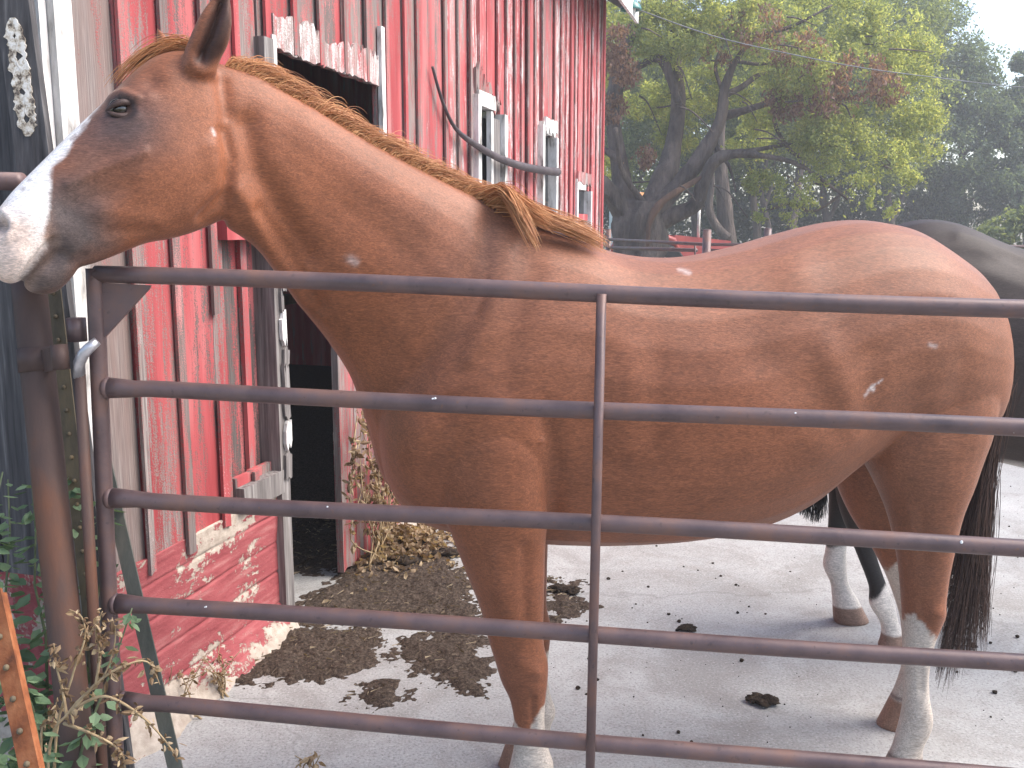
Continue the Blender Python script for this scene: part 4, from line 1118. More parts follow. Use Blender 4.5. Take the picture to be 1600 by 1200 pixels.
# tail
def tail_curves(n, root, mid_fn, end_fn, kk=16, rj=0.022):
    r0 = np.array(root) + RNG.normal(0, rj, (n, 3)); m_ = mid_fn(n); e = end_fn(n)
    s = np.linspace(0, 1, kk)[None, :, None]
    c = (1 - s) ** 2 * r0[:, None] + 2 * s * (1 - s) * m_[:, None] + s ** 2 * e[:, None]
    wv = RNG.normal(0, 1, (n, 1, 3)) * 0.006 * np.sin(np.linspace(0, 1, kk) * 7 + 0)[None, :, None]
    return c + wv
def tmid(n):
    return np.array([P(1538 + random.gauss(0, 13), 735 + random.gauss(0, 25), 2.76 + random.gauss(0, .03)) for _ in range(n)])
def tend(n):
    out = []
    for _ in range(n):
        c = round(random.random() * 16) / 16
        u_ = min(1, max(0, c + random.gauss(0, 0.018)))
        xe = 1462 + 84 * u_
        ye = 1062 - 70 * u_ ** 1.5 - 150 * random.random() ** 2.2 + random.gauss(0, 12)
        out.append(P(xe, ye, 2.77 + random.gauss(0, .035)))
    return np.array(out)
tc_ = tail_curves(950, P(1556, 585, yb(1556)), tmid, tend)
strands('tail', tc_, 0.0012, 0.0003, M['tail_brown'], horse)

# ---- the dark horse standing behind, its quarters towards the left
DY_ = 3.62
d_trunk = [(1296,500,1298,600,3.62,.04),(1306,440,1308,660,3.62,.13),(1345,384,1345,712,3.62,.235),(1400,352,1400,724,3.61,.282),(1450,342,1450,716,3.60,.292),(1500,350,1500,712,3.59,.292),
           (1550,372,1552,720,3.57,.295),(1600,389,1605,732,3.55,.302),(1665,396,1670,742,3.53,.30),(1745,390,1745,745,3.50,.288),(1810,370,1805,738,3.48,.262),(1860,372,1850,720,3.46,.225),(1905,430,1895,690,3.44,.15),(1925,500,1920,620,3.43,.05)]
d_neck = [(1790,400,1870,720,3.46,.18),(1815,350,1895,620,3.45,.16),(1860,300,1930,540,3.42,.12),(1915,245,1965,450,3.38,.095),(1965,195,2000,380,3.35,.08),(2000,165,2030,340,3.33,.075)]
d_head = [(1985,190,2010,330,3.34,.07),(2010,160,2045,345,3.33,.095),(2050,165,2075,345,3.32,.10),(2090,200,2108,350,3.31,.085),(2130,250,2130,365,3.30,.062),(2160,290,2148,385,3.29,.058),(2180,325,2155,390,3.28,.05),(2185,350,2165,385,3.28,.03)]
d_hA = [(1310,560,1440,560,3.74,.10),(1298,640,1420,640,3.74,.115),(1294,700,1385,700,3.74,.09),(1294,745,1350,745,3.74,.065),(1295,790,1334,790,3.74,.045),(1293,830,1327,830,3.74,.034),(1289,860,1323,860,3.74,.034),(1286,885,1323,885,3.74,.042),
        (1297,910,1326,910,3.74,.034),(1300,935,1340,935,3.74,.042),(1302,973,1360,973,3.74,.058)]
d_hB = [(1320,540,1470,540,3.47,.10),(1310,640,1450,640,3.47,.12),(1302,700,1408,700,3.47,.095),(1304,750,1378,750,3.47,.07),(1311,795,1357,795,3.47,.048),(1334,855,1366,855,3.47,.034),(1357,915,1386,915,3.47,.032),(1358,944,1398,944,3.47,.042),
        (1374,970,1404,970,3.47,.034),(1377,990,1412,990,3.47,.043),(1370,1013,1424,1013,3.47,.058)]
d_fA = [(1810,600,1900,600,3.30,.09),(1815,700,1895,700,3.30,.08),(1830,790,1880,790,3.30,.055),(1835,850,1875,850,3.30,.05),(1842,890,1868,890,3.30,.032),(1842,950,1868,950,3.30,.032),(1838,985,1874,985,3.30,.042),(1846,1010,1876,1010,3.30,.034),(1842,1030,1888,1030,3.30,.05),(1838,1042,1894,1042,3.30,.055)]
d_fB = shift_leg(d_fA, 3.62, 600, 988, 10)
dears = [(2005,165,2022,160,3.28,.02),(2003,130,2022,132,3.27,.022),(2006,105,2014,108,3.27,.008)]
dme = fuse([loft(d_trunk, R(180 - 5), p=0.9), loft(d_neck, R(170), p=0.95), loft(d_head, R(172), p=0.8, q=1.15), loft(d_hA, R(175)), loft(d_hB, R(175)), loft(d_fA, R(175)), loft(d_fB, R(175)), loft(dears, R(175), seg=12)], 0.010, 8)
sculpt(dme, [([(1560,400),(1620,420)], 18, -.010), ([(1500,370),(1560,390)], 14, .008), ([(1480,560),(1500,650)], 30, -.012), ([(1560,600)], 50, .01)], [math.sin(R(175)), -math.cos(R(175)), 0])
V = vcos(dme); x, y = project(V); nz = fbm(V * 14, 4); nzf = fbm(V * 50, 3)
C = np.tile(np.array([0.036, 0.025, 0.021]), (len(V), 1))
C = lay(C, 0.6 * region(x + 9 * nz, y, [(1560,390),(1760,380),(1760,760),(1560,760)], 90), (0.05, 0.036, 0.031))
C = lay(C, np.clip((0.56 - V[:, 2]) / 0.15, 0, 1), (0.018, 0.016, 0.017))
lb = (V[:, 1] < 3.6) & (x < 1560)
la = (V[:, 1] >= 3.6) & (x < 1560)
C = lay(C, np.clip((0.335 + 0.03 * nz - V[:, 2]) / 0.012, 0, 1) * la, (0.60, 0.55, 0.50))
C = lay(C, np.clip((0.235 + 0.05 * np.clip((x - 1370) / 20, -1, 1) + 0.02 * nz - V[:, 2]) / 0.012, 0, 1) * lb, (0.60, 0.55, 0.50))
C = lay(C, np.clip((0.072 - V[:, 2]) / 0.006, 0, 1), (0.22, 0.14, 0.105))
C = lay(C, region(x + 5 * nz, y + 3 * nz, [(1545,726),(1570,722),(1610,728),(1720,728),(1720,790),(1545,790)], 5) * (V[:, 2] > 0.6), (0.60, 0.57, 0.53))
paint(dme, C)
dme.polygons.foreach_set('use_smooth', np.ones(len(dme.polygons), dtype=bool))
dark = link('horse', dme, M['coat_black'])
tag(dark, 'dark brown horse with white socks, mostly hidden behind the rump of the chestnut horse', 'horse')
def dmid(n): return np.array([P(1288 + random.gauss(0, 8), 640 + random.gauss(0, 20), 3.62 + random.gauss(0, .03)) for _ in range(n)])
def dend(n):
    out = []
    for _ in range(n):
        c = round(random.random() * 7) / 7
        out.append(P(1246 + 44 * c + random.gauss(0, 2), 818 - 30 * abs(c - 0.6) - 60 * random.random() ** 2.5, 3.64 + random.gauss(0, .03)))
    return np.array(out)
strands('tail', tail_curves(560, P(1302, 500, 3.62), dmid, dend), 0.0016, 0.0005, M['tail_black'], dark)

# ------------------------------------------------------------------ the pipe gate
def gy(px):                                              # distance of the gate plane along its length
    return 2.12 - (px - 160) / 1440.0 * 0.20
def gp(px, py): return P(px, py, gy(px))
gate = empty('pipe_gate', (gp(165, 1180).x, gp(165, 1180).y, 0))
tag(gate, 'brown rusty five-rail pipe gate in front of the chestnut horse', 'gate')
go = Vector(gate.location)
def gbuild(mb, name, mat=None, smooth=True):
    mb.v = [tuple(Vector(q) - go) for q in mb.v]
    return mb.build(name, mat or M['pipe'], gate, smooth)
RAILS = [((150, 428), (1600, 483)), ((172, 606), (1600, 670)), ((176, 778), (1600, 855)), ((184, 943), (1600, 1035)), ((196, 1096), (1600, 1217))]
rr = 0.0188
ends = []
for i, (a, b) in enumerate(RAILS):
    p, q = gp(*a), gp(*b)
    e = p + (q - p) * 1.42
    ends.append(e)
    pts, rad = [], []
    for s in np.linspace(0, 1, 30):
        sag = 0.003 * math.sin(s * 9 + i * 2)
        pts.append(p.lerp(e, s) + Vector((0, 0, sag)))
        rad.append(rr)
    if i > 0:                                            # flattened, flared weld at the stile
        pts = [p + (e - p) * 0.0005, p + (e - p) * 0.012, p + (e - p) * 0.022] + pts[1:]; rad = [rr * 1.25, rr * 1.12, rr * 1.0] + rad[1:]
    gbuild(MB().tube(pts, rad, 18), 'rail')
# stile at the hinge, mitred to the top rail; far stile out to the right
st0, st1 = gp(148, 424), gp(182, 1215)
gbuild(MB().tube([st0 + (st0 - st1).normalized() * 0.006] + [st0.lerp(st1, s) for s in np.linspace(0.02, 1, 10)], [rr * 1.0] * 11, 18), 'hinge_stile')
gbuild(MB().tube([ends[0] + Vector((0, 0, .01)), ends[4] + Vector((0, 0, -.03))], rr, 16), 'end_stile')
m0, m1 = gp(938, 458), gp(920, 1218)
off = Vector((0, -0.026, 0))
gbuild(MB().tube([m0 + off, m0.lerp(m1, .5) + off, m1 + off], 0.0105, 14), 'middle_brace')
# gusset plate in the corner
ga, gb_, gc = gp(160, 442), gp(236, 446), gp(160, 532)
n_ = Vector((0, 0.005, 0))
gbuild(MB().add([ga - n_, gb_ - n_, gp(233, 452) - n_, gc - n_, ga + n_, gb_ + n_, gp(233, 452) + n_, gc + n_], [(0,3,2,1),(4,5,6,7),(0,1,5,4),(1,2,6,5),(2,3,7,6),(3,0,4,7)]), 'gusset_plate', smooth=False)
# welds
for i, (a, b) in enumerate(RAILS[1:]):
    c = gp(a[0] - 4, a[1])
    v, f = ball(c, rr * 1.35, 14, 8, (0.6, 1, 1)); gbuild(MB().add(v, f), 'weld')
# hinge collar on the stile
def collar(px, py, h, r, name, Y, par=None, mat=None):
    c = P(px, py, Y)
    mb = MB().tube([c + Vector((0, 0, h / 2)), c - Vector((0, 0, h / 2))], r, 18)
    if par is gate: return gbuild(mb, name, mat)
    return mb
collar(120, 515, 0.052, 0.0205, 'hinge_knuckle', gy(120) + 0.004, gate)
# drop rod with a bent bright handle beside the stile
h0 = [P(152, 533, 2.075), P(140, 543, 2.07), P(131, 552, 2.07), P(124, 566, 2.08), P(124, 590, 2.09)]
gbuild(MB().tube(h0, [0.010, 0.012, 0.0125, 0.0125, 0.0125], 12), 'drop_rod_handle', M['galv'])
r0_, r1_ = P(124, 575, 2.09), P(149, 1010, 2.06)
dd = (r1_ - r0_).normalized()
gbuild(MB().tube([r0_, r1_, r1_ + dd * ((r1_.z - 0.02) / -dd.z)], 0.0125, 12), 'drop_rod', M['rust_post'])
# bird droppings on the rails
drop = m_simple('white_droppings', [(0.3, (0.6, 0.6, 0.58)), (0.7, (0.8, 0.8, 0.78))], 90, 0.7)
rd = random.Random(2)
for px, py, ri in ((608, 455, 0), (680, 634, 1), (856, 628, 1), (537, 798, 2), (783, 801, 2), (516, 795, 2), (324, 955, 3), (756, 985, 3), (1240, 664, 1), (1497, 862, 2), (1575, 669, 1)):
    (ax, ay), (bx, by) = RAILS[ri]
    c = gp(px, ay + (by - ay) * (px - ax) / (bx - ax)) + Vector((0, -rr * 0.94, 0.004))
    mb = MB()
    for q in range(rd.randint(1, 3)):
        v, f = ball(c + Vector((rd.uniform(-.004, .004), 0.0015, rd.uniform(-.008, .008))), rd.uniform(.0022, .0042), 8, 6, (1, 0.6, 1.5)); mb.add(v, f)
    gbuild(mb, 'dropping', drop)

# ------------------------------------------------------------------ gate post and the posts leaning on it
def ground_end(a, b, z=0.0):
    d = b - a
    return a + d * ((a.z - z) / -d.z)
pa, pb = P(46, 452, 2.16), P(108, 1050, 2.03)
pe = ground_end(pa, pb, -0.02)
post = empty('gate_post', (pe.x, pe.y, 0))
tag(post, 'thick brown steel gate post leaning under the chin of the chestnut horse', 'post')
def pbuild(mb, name, mat, par, smooth=True, org=None):
    oo = Vector(par.location) if org is None else org
    mb.v = [tuple(Vector(q) - oo) for q in mb.v]
    return mb.build(name, mat, par, smooth)
pr = 0.0365
top = pa + (pa - pb).normalized() * 0.02
pbuild(MB().tube([top] + [pa.lerp(pe, s) for s in np.linspace(0.02, 1, 12)], pr, 24), 'post_pipe', M['rust_post'], post)
ax = (pa - pe).normalized()
def on_post(px, py): 
    best = min((abs(project(np.array([pa.lerp(pe, s)]))[1][0] - py), s) for s in np.linspace(0, 1, 200))[1]
    return pa.lerp(pe, best)
c = on_post(0, 560)
pbuild(MB().tube([c + ax * 0.026, c - ax * 0.026], pr * 1.09, 24), 'hinge_band', M['rust_post'], post)
hk = P(94, 558, 2.075)
pbuild(MB().tube([hk + ax * 0.027, hk - ax * 0.027], 0.018, 16), 'hinge_barrel', M['rust_post'], post)
pbuild(MB().bar(c + Vector((pr * 0.7, -0.02, 0)), hk, 0.012, 0.05), 'hinge_strap', M['rust_post'], post, False)

def tpost(name, a, b, mat, label, width=0.034, studs=True, cat='post', group=None, stud_mat=None):
    """T-section fence post from a (top) to the ground beyond b"""
    e = ground_end(a, b, -0.02)
    o = empty(name, (e.x, e.y, 0)); tag(o, label, cat, group)
    t = (e - a).normalized(); sd = t.cross(Vector((0, -1, 0))).normalized(); fr = sd.cross(t).normalized()
    if fr.y > 0: fr = -fr
    mb = MB().bar(a, e, width, 0.005, fr)
    pbuild(mb, 'flange', mat, o, False)
    pbuild(MB().bar(a - fr * 0.018, e - fr * 0.018, 0.006, 0.031, fr), 'web', mat, o, False)
    if studs:
        n = int((e - a).length / 0.055)
        for i in range(n):
            c_ = a.lerp(e, (i + 0.5) / n) + fr * 0.0027
            v_, f_ = ball(c_ + fr * 0.003, 0.0055, 8, 6, (1, 1, 1)); pbuild(MB().add(v_, f_), 'stud', stud_mat or mat, o)
    return o
tpost('fence_stake', P(82, 440, 2.30), P(130, 860, 2.20), M['tpost'], 'olive brown studded steel stake standing between the thick post and the gate', 0.036)
tpost('fence_stake', P(158, 700, 2.34), P(245, 1075, 2.18), M['green_post'], 'faded green steel stake leaning behind the left end of the gate', 0.036, False)
tpost('fence_stake', P(-12, 925, 1.62), P(36, 1150, 1.50), M['orange_rust'], 'orange rusted studded stake in the lower left corner', 0.036, True, stud_mat=M['tpost'])
# pale sawn board behind the post
a_, b_ = P(62, 440, 2.36), P(114, 880, 2.30)
e_ = ground_end(a_, b_, 0.0)
bd = MB().bar(a_, e_, 0.055, 0.018, (0, -1, 0))
o = pbuild(bd, 'leaning_board', M['grey_wood'], empty('tmp', (0, 0, 0)), False)
tmp = o.parent; o.parent = None; bpy.data.objects.remove(tmp)
tag(o, 'pale grey narrow board leaning behind the thick gate post', 'board')

# dark plank with flaking white paint leaning on the barn's end wall
a_, b_ = P(14, -60, 2.52), P(62, 300, 2.48)
e_ = ground_end(a_, b_, 0.0)
pl = empty('leaning_plank', (e_.x, e_.y, 0)); tag(pl, 'dark weathered plank with a strip of flaking white paint, leaning at the barn corner', 'plank')
pbuild(MB().bar(a_, e_, 0.085, 0.03, (0, -1, 0)), 'plank', M['dark_wood'], pl, False)
k_ = NT('flaking_white'); vv = k_.coord('Object'); aa = k_.noise(vv, 45, 6, 0.7)
k_.bump(aa, 0.8, 0.006); M['flake'] = k_.set(k_.ramp(aa, [(0.40, (0.10, 0.075, 0.06)), (0.48, (0.50, 0.42, 0.32)), (0.58, (0.78, 0.74, 0.68))]), 0.8)
u0, u1 = P(20, 28, 2.493), P(45, 213, 2.475)
mb = MB()
NS = 46
sdv = (u1 - u0).cross(Vector((0, -1, 0))).normalized()
rows_ = []
for i in range(NS + 1):                                  # ragged strip of old paint, holes along its middle
    c0 = u0.lerp(u1, i / NS) + Vector((0, -0.003, 0))
    wl_ = 0.024 + 0.006 * mnoise.noise((i * .83, 1.3, 0)) + rd.uniform(-.003, .003)
    wr_ = 0.022 + 0.007 * mnoise.noise((i * .61, 7.7, 0)) + rd.uniform(-.003, .003)
    tp_ = min(1.0, 0.25 + i / 6, 0.25 + (NS - i) / 5); wl_ *= tp_; wr_ *= tp_
    g0 = 0.010 * mnoise.noise((i * .31, 4.1, 0)); gw = max(0.0005, 0.018 * (mnoise.noise((i * .37, 9.1, 0)) - 0.1) + rd.uniform(-.002, .002))
    rows_.append([c0 - sdv * wl_, c0 + sdv * (g0 - gw), c0 + sdv * (g0 + gw), c0 + sdv * wr_])
for i in range(NS):
    for a, b in ((0, 1), (2, 3)):
        q4 = [rows_[i][a], rows_[i][b], rows_[i + 1][b], rows_[i + 1][a]]
        bk_ = [q + Vector((0, 0.004, 0)) for q in q4]
        mb.add(q4 + bk_, [(0, 1, 2, 3), (7, 6, 5, 4), (0, 4, 5, 1), (1, 5, 6, 2), (2, 6, 7, 3), (3, 7, 4, 0)])
pbuild(mb, 'paint_strip', M['flake'], pl, False)

# brown rail end of the neighbouring fence, behind the muzzle
fr_ = empty('fence_rail', tuple(P(-150, 286, 2.62))); tag(fr_, 'dark brown pipe rail end behind the nose at the left edge', 'fence')
a_, b_ = P(-420, 270, 2.58), P(34, 284, 2.36)
pbuild(MB().tube([a_, b_], 0.022, 16), 'rail', M['pipe'], fr_)
pbuild(MB().tube([P(-420, 262, 2.58), Vector((P(-420, 262, 2.58).x, 2.58, -0.02))], 0.03, 16), 'rail_post', M['pipe'], fr_)

# ------------------------------------------------------------------ manure, straw and weeds
def patch_field(polys, res, soft, height, seed, name, mat, label, cat=None, kind=None):
    """raised uneven layer inside outlines measured on the ground; it dips under the concrete outside"""
    gp_ = [[(G(*q).x, G(*q).y) for q in pl_] for pl_ in polys]
    ax_ = np.array([q for pl_ in gp_ for q in pl_]); lo, hi = ax_.min(0) - 0.12, ax_.max(0) + 0.12
    nx, ny = int((hi[0] - lo[0]) / res), int((hi[1] - lo[1]) / res)
    X, Y = np.meshgrid(np.linspace(lo[0], hi[0], nx + 1), np.linspace(lo[1], hi[1], ny + 1))
    x, y = X.ravel(), Y.ravel()
    Pn = np.stack([x, y, np.zeros_like(x)], 1)
    warp = 0.07 * fbm(Pn * 6 + seed, 4) + 0.045 * fbm(Pn * 26 + seed, 3)
    m = np.zeros(len(x))
    for pl_ in gp_:
        d = seg_dist(x, y, pl_ + [pl_[0]]); sd = np.where(inside(x, y, pl_), d, -d) + warp
        m = np.maximum(m, np.clip(sd / soft, -1, 1))
        m = np.where(sd > -soft, m, m)
    mm = np.full(len(x), -1.0)
    for pl_ in gp_:
        d = seg_dist(x, y, pl_ + [pl_[0]]); sd = np.where(inside(x, y, pl_), d, -d) + warp
        mm = np.maximum(mm, np.clip(sd / soft, -1, 1))
    rough = fbm(Pn * 28 + seed, 3); fine = fbm(Pn * 90 + seed, 2)
    z = 0.004 + height * mm + (0.010 * rough + 0.008 * fine) * (mm > -0.6) + 0.012 * fbm(Pn * 9, 2)
    z = np.where(mm <= -0.99, -0.05, z)
    Pn[:, 2] = z
    i = (np.arange(ny)[:, None] * (nx + 1) + np.arange(nx)[None, :]).ravel()
    F = np.stack([i, i + 1, i + nx + 2, i + nx + 1], -1)
    F = F[(z[F] > -0.03).all(1)]
    o = link(name, np_mesh(name, Pn, F, True), mat)
    return tag(o, label, cat, None, kind), gp_
LP_ = [[(432,838),(500,815),(560,815),(610,848),(700,858),(738,905),(755,965),(700,975),(620,975),(540,962),(500,975),(432,985),(470,952),(500,925),(530,893),(440,905)],
       [(430,985),(520,975),(602,985),(592,1018),(548,1058),(470,1064),(376,1066),(405,1030)],
       [(612,1005),(640,985),(700,985),(752,992),(748,1040),(738,1078),(700,1070),(655,1048),(605,1030)],
       [(850,900),(905,920),(912,962),(856,978)],
       [(434,812),(525,796),(625,842),(640,880),(560,905),(500,885),(436,880)],
       [(545,1086),(566,1070),(592,1074),(628,1092),(600,1104),(550,1110)]]
ml, _g = patch_field(LP_, 0.007, 0.09, 0.013, 4.0, 'manure_litter', M['manure'], 'brown trodden manure and straw litter on the concrete by the barn door', 'litter', 'stuff')

rm = random.Random(21)
def rock(c, r, sq=(1, 1, .7), seed=0, amp=0.35, n=14, m=9):
    v, f = ball((0, 0, 0), r, n, m, sq)
    V = np.array([tuple(q) for q in v]); d = fbm(V / r * 1.7 + seed * 3.3, 3) + 0.5 * fbm(V / r * 5 + seed, 2)
    V = V * (1 + amp * d)[:, None] + np.array(c)
    return V.tolist(), f
# straw and crumbs: uncountable
def bits(name, polys, n, kind_fn, mat, label, cat):
    vs, fs, cnt = [], [], 0
    boxes = []
    for pl_ in polys:
        a = np.array([(G(*q).x, G(*q).y) for q in pl_]); boxes.append((a, a.min(0), a.max(0)))
    ws = np.array([np.prod(b[2] - b[1]) for b in boxes]); ws /= ws.sum()
    mb = MB()
    while cnt < n:
        bi = RNG.choice(len(boxes), p=ws); a, lo, hi = boxes[bi]
        x, y = RNG.uniform(lo[0], hi[0]), RNG.uniform(lo[1], hi[1])
        if not inside(np.array([x]), np.array([y]), [tuple(q) for q in a])[0]: continue
        kind_fn(mb, x, y); cnt += 1
    o = mb.build(name, mat); return tag(o, label, cat, None, 'stuff')
def straw(mb, x, y):
    a, l = rm.uniform(0, 6.28), rm.uniform(.005, .022); z = rm.uniform(.014, .032)
    dx, dy = math.cos(a) * l, math.sin(a) * l; w = 0.0010
    mb.add([(x - dx, y - dy, z), (x + dx, y + dy, z + rm.uniform(-.012, .012)), (x + dx - dy / l * w, y + dy + dx / l * w, z + .002), (x - dx - dy / l * w, y - dy + dx / l * w, z + .002)], [(0, 1, 2, 3)])
def crumb(mb, x, y, lo=.002, hi=.010):
    r = lo + (hi - lo) * rm.random() ** 4
    v, f = rock((x, y, r * .5), r, (1, 1, .7), rm.random() * 9, .4, 6, 4); mb.add(v, f)
bits('straw_bits', LP_, 900, straw, M['straw'], 'pale straw bits strewn over the manure by the barn door', 'straw')
bits('manure_crumbs', LP_ + [[(520,1010),(760,980),(920,900),(960,1010),(1100,960),(1120,1010),(930,1100),(700,1130),(500,1120)], [(900,850),(1280,860),(1280,1180),(900,1180)], [(1540,760),(1600,760),(1600,1180),(1470,1180)]], 320, crumb, M['dung'], 'dark crumbs of dung scattered on the pale concrete', 'crumbs')
# dung heaps one can tell apart
HEAPS = [(888, 926, .055, 5, 'dark dung heap on the concrete just behind the chestnut foreleg'), (620, 880, .075, 7, 'large dark dung clod on the litter by the dry leaves'), (700, 868, .06, 5, 'dung clod beside the leaf pile, left of the foreleg'),
         (585, 872, .045, 4, 'small dung clod left of the large one on the litter'), (1183, 1098, .045, 6, 'round dung heap alone on the concrete under the belly of the chestnut horse'),
         (1517, 1012, .020, 3, 'tiny dung clod beside the tail of the chestnut horse'), (1075, 985, .03, 4, 'scattered dung bits on the concrete under the middle of the belly'), (655, 850, .06, 5, 'grey brown clod at the foot of the dry vine')]
for q, (px, py, r, n, lb_) in enumerate(HEAPS):
    c = G(px, py); hp_ = empty('dung_heap', (c.x, c.y, 0)); tag(hp_, lb_, 'dung', 'dung heaps on the yard')
    lump = []
    for j in range(n + 4):
        a = rm.uniform(0, 6.28); d_ = r * rm.uniform(0.2, 1.0) if j else 0
        rr_ = r * rm.uniform(.22, .62)
        v, f = rock((math.cos(a) * d_ * 1.3, math.sin(a) * d_ * .8, rr_ * .25 + 0.008), rr_, (1.25, 1, .5), q * 7 + j, .62, 20, 12)
        MB().add(v, f).build('lump', M['dung'], hp_, True)

# ---- plants
def leaf_shape(base, tip, w, up, fold=0.25):
    base, tip, up = Vector(base), Vector(tip), Vector(up)
    a = tip - base; sd = a.cross(up).normalized() * w; n = sd.cross(a).normalized() * w * fold
    m1, m2 = base + a * .35, base + a * .7
    return [base, m1 + sd, m1 - n, m1 - sd, m2 + sd * .7, m2 - n, m2 - sd * .7, tip], [(0, 2, 1), (0, 3, 2), (1, 2, 5, 4), (2, 3, 6, 5), (4, 5, 7), (5, 6, 7)]
def weed(name, base, stems, label, lm, sm, cat='weed', leaf=(.02, .05), density=26, group=None, lean=(0, 0), droop=0.2, curl=False):
    o = empty(name, tuple(base)); tag(o, label, cat, group)
    for s in range(stems):
        h = rm.uniform(.75, 1.0)
        pts = [Vector((0, 0, 0))]; d = Vector((max(-.14, min(.10, rm.gauss(lean[0], .07))), rm.gauss(lean[1], .08), 1)).normalized()
        H_ = weed.height * h
        for i in range(8):
            d = (d + Vector((rm.gauss(0, .10), rm.gauss(0, .08), -.02))).normalized(); pts.append(pts[-1] + d * H_ / 8)
        MB().tube(pts, [0.005 * (1 - i / 9) + .0012 for i in range(9)], 6).build('stem', sm, o, True)
        mb = MB()
        for q in range(density):
            t_ = rm.uniform(.12, 1.0); i = min(7, int(t_ * 8)); p = pts[i].lerp(pts[i + 1], t_ * 8 - i)
            a = rm.uniform(0, 6.28); l = rm.uniform(*leaf) * (1.15 - .55 * t_)
            dr = Vector((math.cos(a), math.sin(a), rm.uniform(-droop - .3, .45 - droop))).normalized()
            st = p + dr * l * .35
            v, f = leaf_shape(st, st + dr * l + Vector((0, 0, -l * droop)), l * rm.uniform(.28, .42), (rm.gauss(0, .3), rm.gauss(0, .3), 1), rm.uniform(.1, .9) if curl else .25)
            mb.add(v, f)
        mb.build('leaves', lm, o)
    return o
weed.height = 1.2
weed('green_weed', (-1.11, 2.10, 0), 7, 'tall green leafy weed at the left edge below the thick post', M['weed'], M['weedstem'], leaf=(.035, .07), density=80)
weed.height = 0.95
weed('green_weed', (-1.06, 1.98, 0), 5, 'shorter green weed in front of the thick post foot', M['weed'], M['weedstem'], leaf=(.03, .055), density=60)
weed.height = 0.5
weed('green_weed', (-0.98, 1.75, 0), 4, 'green weed in the lower left corner by the orange stake', M['weed'], M['weedstem'], leaf=(.03, .06), density=22)
# dry weed in front of the gate post
def dry_weed(name, base, specs, label, cat='dry weed', leafn=16, lsize=(.008, .020)):
    o = empty(name, tuple(base)); tag(o, label, cat)
    b0 = Vector(base)
    for ctrl in specs:
        pts = [Vector(q) for q in catmull([list(Vector(c) - b0) for c in ctrl], 5)]
        n = len(pts)
        MB().tube(pts, [0.0030 * (1 - i / n) + .0008 for i in range(n)], 6).build('stalk', M['drystem'], o, True)
        mb = MB()
        for q in range(leafn):
            t_ = rm.uniform(.3, 1.0); i = min(n - 2, int(t_ * (n - 1))); p = pts[i]
            dr = Vector((rm.gauss(0, .5), rm.gauss(0, .5), rm.uniform(-1.2, .2))).normalized(); l = rm.uniform(*lsize)
            for z in range(rm.randint(1, 3)):
                s_ = p + Vector((rm.gauss(0, .006), rm.gauss(0, .006), rm.gauss(0, .006)))
                v, f = leaf_shape(s_, s_ + (dr + Vector((rm.gauss(0, .4), rm.gauss(0, .4), rm.gauss(0, .4)))) * l, l * rm.uniform(.2, .45), (rm.gauss(0, 1), rm.gauss(0, 1), rm.gauss(0, 1)), rm.uniform(.2, 1.2)); mb.add(v, f)
        mb.build('dry_leaves', M['dryleaf'], o)
    return o
Yd = 1.78
def D_(*pts): return [P(px, py, Yd + dy) for px, py, dy in pts]
db = G(60, 1350)
db = Vector((P(70, 1240, Yd).x, Yd, 0.0))
dry_weed('dry_weed', db, [
    [db, P(75, 1200, Yd), P(110, 1110, Yd), P(160, 1060, Yd), P(180, 1000, Yd - .02), P(175, 965, Yd - .02)],
    [db, P(85, 1190, Yd + .03), P(112, 1060, Yd + .03), P(132, 1000, Yd + .04), P(128, 965, Yd + .05), P(108, 952, Yd + .05)],
    [P(110, 1115, Yd), P(150, 1068, Yd), P(190, 1042, Yd), P(230, 1034, Yd + .02), P(250, 1070, Yd + .03)],
    [P(118, 1105, Yd), P(165, 1088, Yd), P(220, 1118, Yd), P(260, 1160, Yd), P(275, 1185, Yd)],
    [P(105, 1125, Yd), P(98, 1080, Yd + .02), P(88, 1040, Yd + .02), P(84, 1005, Yd + .02)],
    [P(100, 1130, Yd), P(140, 1145, Yd - .03), P(185, 1170, Yd - .03), P(196, 1200, Yd - .03)],
    [P(150, 1070, Yd), P(156, 1020, Yd), P(150, 985, Yd), P(160, 955, Yd)],
    [db, P(64, 1180, Yd + .05), P(82, 1120, Yd + .06), P(90, 1090, Yd + .06)],
], 'dry tan weed with curled leaves in front of the gate hinge end', leafn=22)
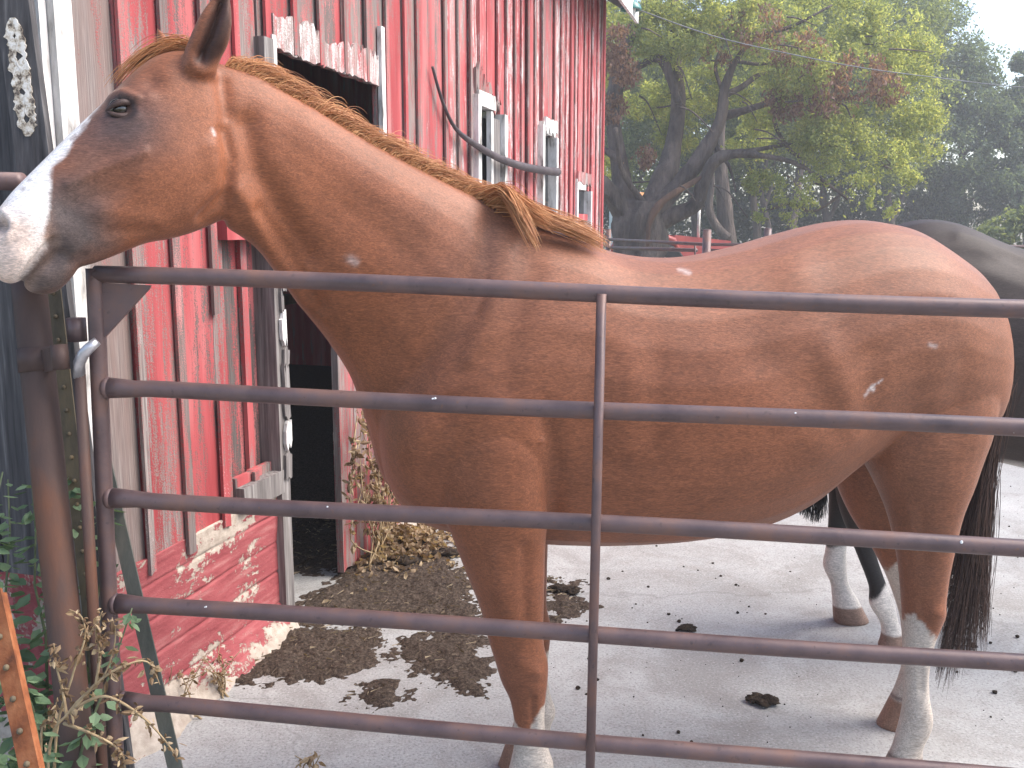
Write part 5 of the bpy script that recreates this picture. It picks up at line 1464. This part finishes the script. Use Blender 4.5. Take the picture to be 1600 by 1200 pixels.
# dry tuft at the foundation foot and grass stub at the bottom edge
c0 = G(345, 1085); 
dry_weed('dry_tuft', (c0.x, c0.y, 0.0), [[(c0.x + rm.gauss(0, .02), c0.y + rm.gauss(0, .02), 0), (c0.x + rm.gauss(0, .03), c0.y + rm.gauss(0, .03), .06), (c0.x + rm.gauss(0, .04), c0.y + rm.gauss(0, .04), .10 + rm.uniform(0, .06))] for _ in range(9)],
         'dry brown tuft at the foot of the red foundation corner', leafn=5, lsize=(.008, .02))
c1 = G(290, 1120)
dry_weed('dry_tuft', (c1.x, c1.y, 0.0), [[(c1.x + rm.gauss(0, .05), c1.y + rm.gauss(0, .02), 0), (c1.x + rm.gauss(0, .06), c1.y + rm.gauss(0, .03), .06), (c1.x + rm.gauss(0, .08), c1.y + rm.gauss(0, .04), .10 + rm.uniform(0, .12))] for _ in range(9)],
         'dry brown tuft under the lowest gate rail beside the leaning green stake', leafn=4, lsize=(.008, .02))
c2 = G(480, 1225)
dry_weed('dry_tuft', (c2.x, c2.y, 0.0), [[(c2.x + rm.gauss(0, .02), c2.y, 0), (c2.x + rm.gauss(0, .03), c2.y, .05), (c2.x + rm.gauss(0, .05), c2.y, .09)] for _ in range(5)],
         'small dry grass tuft at the bottom edge, left of the foreleg', leafn=3, lsize=(.008, .02))
# dry vine on the door leaf and the leaf heap at its foot
def wl(t, z, out): return Vector((BX + DX * t + DY * out, BY + DY * t - DX * out, z))
vb = wl(0.78, 0.0, 0.10)
specs = []
for _ in range(20):
    t_ = rm.uniform(.62, 1.02); h = rm.uniform(.35, .85)
    specs.append([wl(rm.uniform(.7, .95), 0.02, .08), wl(t_ + rm.gauss(0, .04), h * .4, .06 + rm.random() * .05), wl(t_ + rm.gauss(0, .05), h * .75, .05 + rm.random() * .06), wl(t_ + rm.gauss(0, .07), h, .05 + rm.random() * .06)])
specs.append([wl(.66, .62, .06), wl(.58, .55, .08), wl(.54, .45, .08), wl(.56, .36, .08)])
specs.append([wl(.68, .75, .06), wl(.60, .66, .08), wl(.57, .58, .09), wl(.585, .46, .09)])
dry_weed('dry_vine', vb, specs, 'dry tan vine climbing the weathered door leaf behind the horse breast', 'vine', leafn=20, lsize=(.014, .034))
hm = MB()
for _ in range(900):
    t_ = rm.gauss(1.05, .22); o_ = abs(rm.gauss(.0, .16)) + .05
    p = wl(t_, max(.012, .16 * math.exp(-((t_ - 1.0) / .25) ** 2 - (o_ / .2) ** 2) * rm.random() + .012), o_)
    dr = Vector((rm.gauss(0, 1), rm.gauss(0, 1), rm.gauss(0, .5))).normalized(); l = rm.uniform(.02, .05)
    v, f = leaf_shape(p, p + dr * l, l * .35, (rm.gauss(0, 1), rm.gauss(0, 1), 1), rm.uniform(.2, 1)); hm.add(v, f)
tag(hm.build('leaf_litter', M['dryleaf']), 'heap of dry tan leaves at the foot of the door leaf', 'leaves', None, 'stuff')
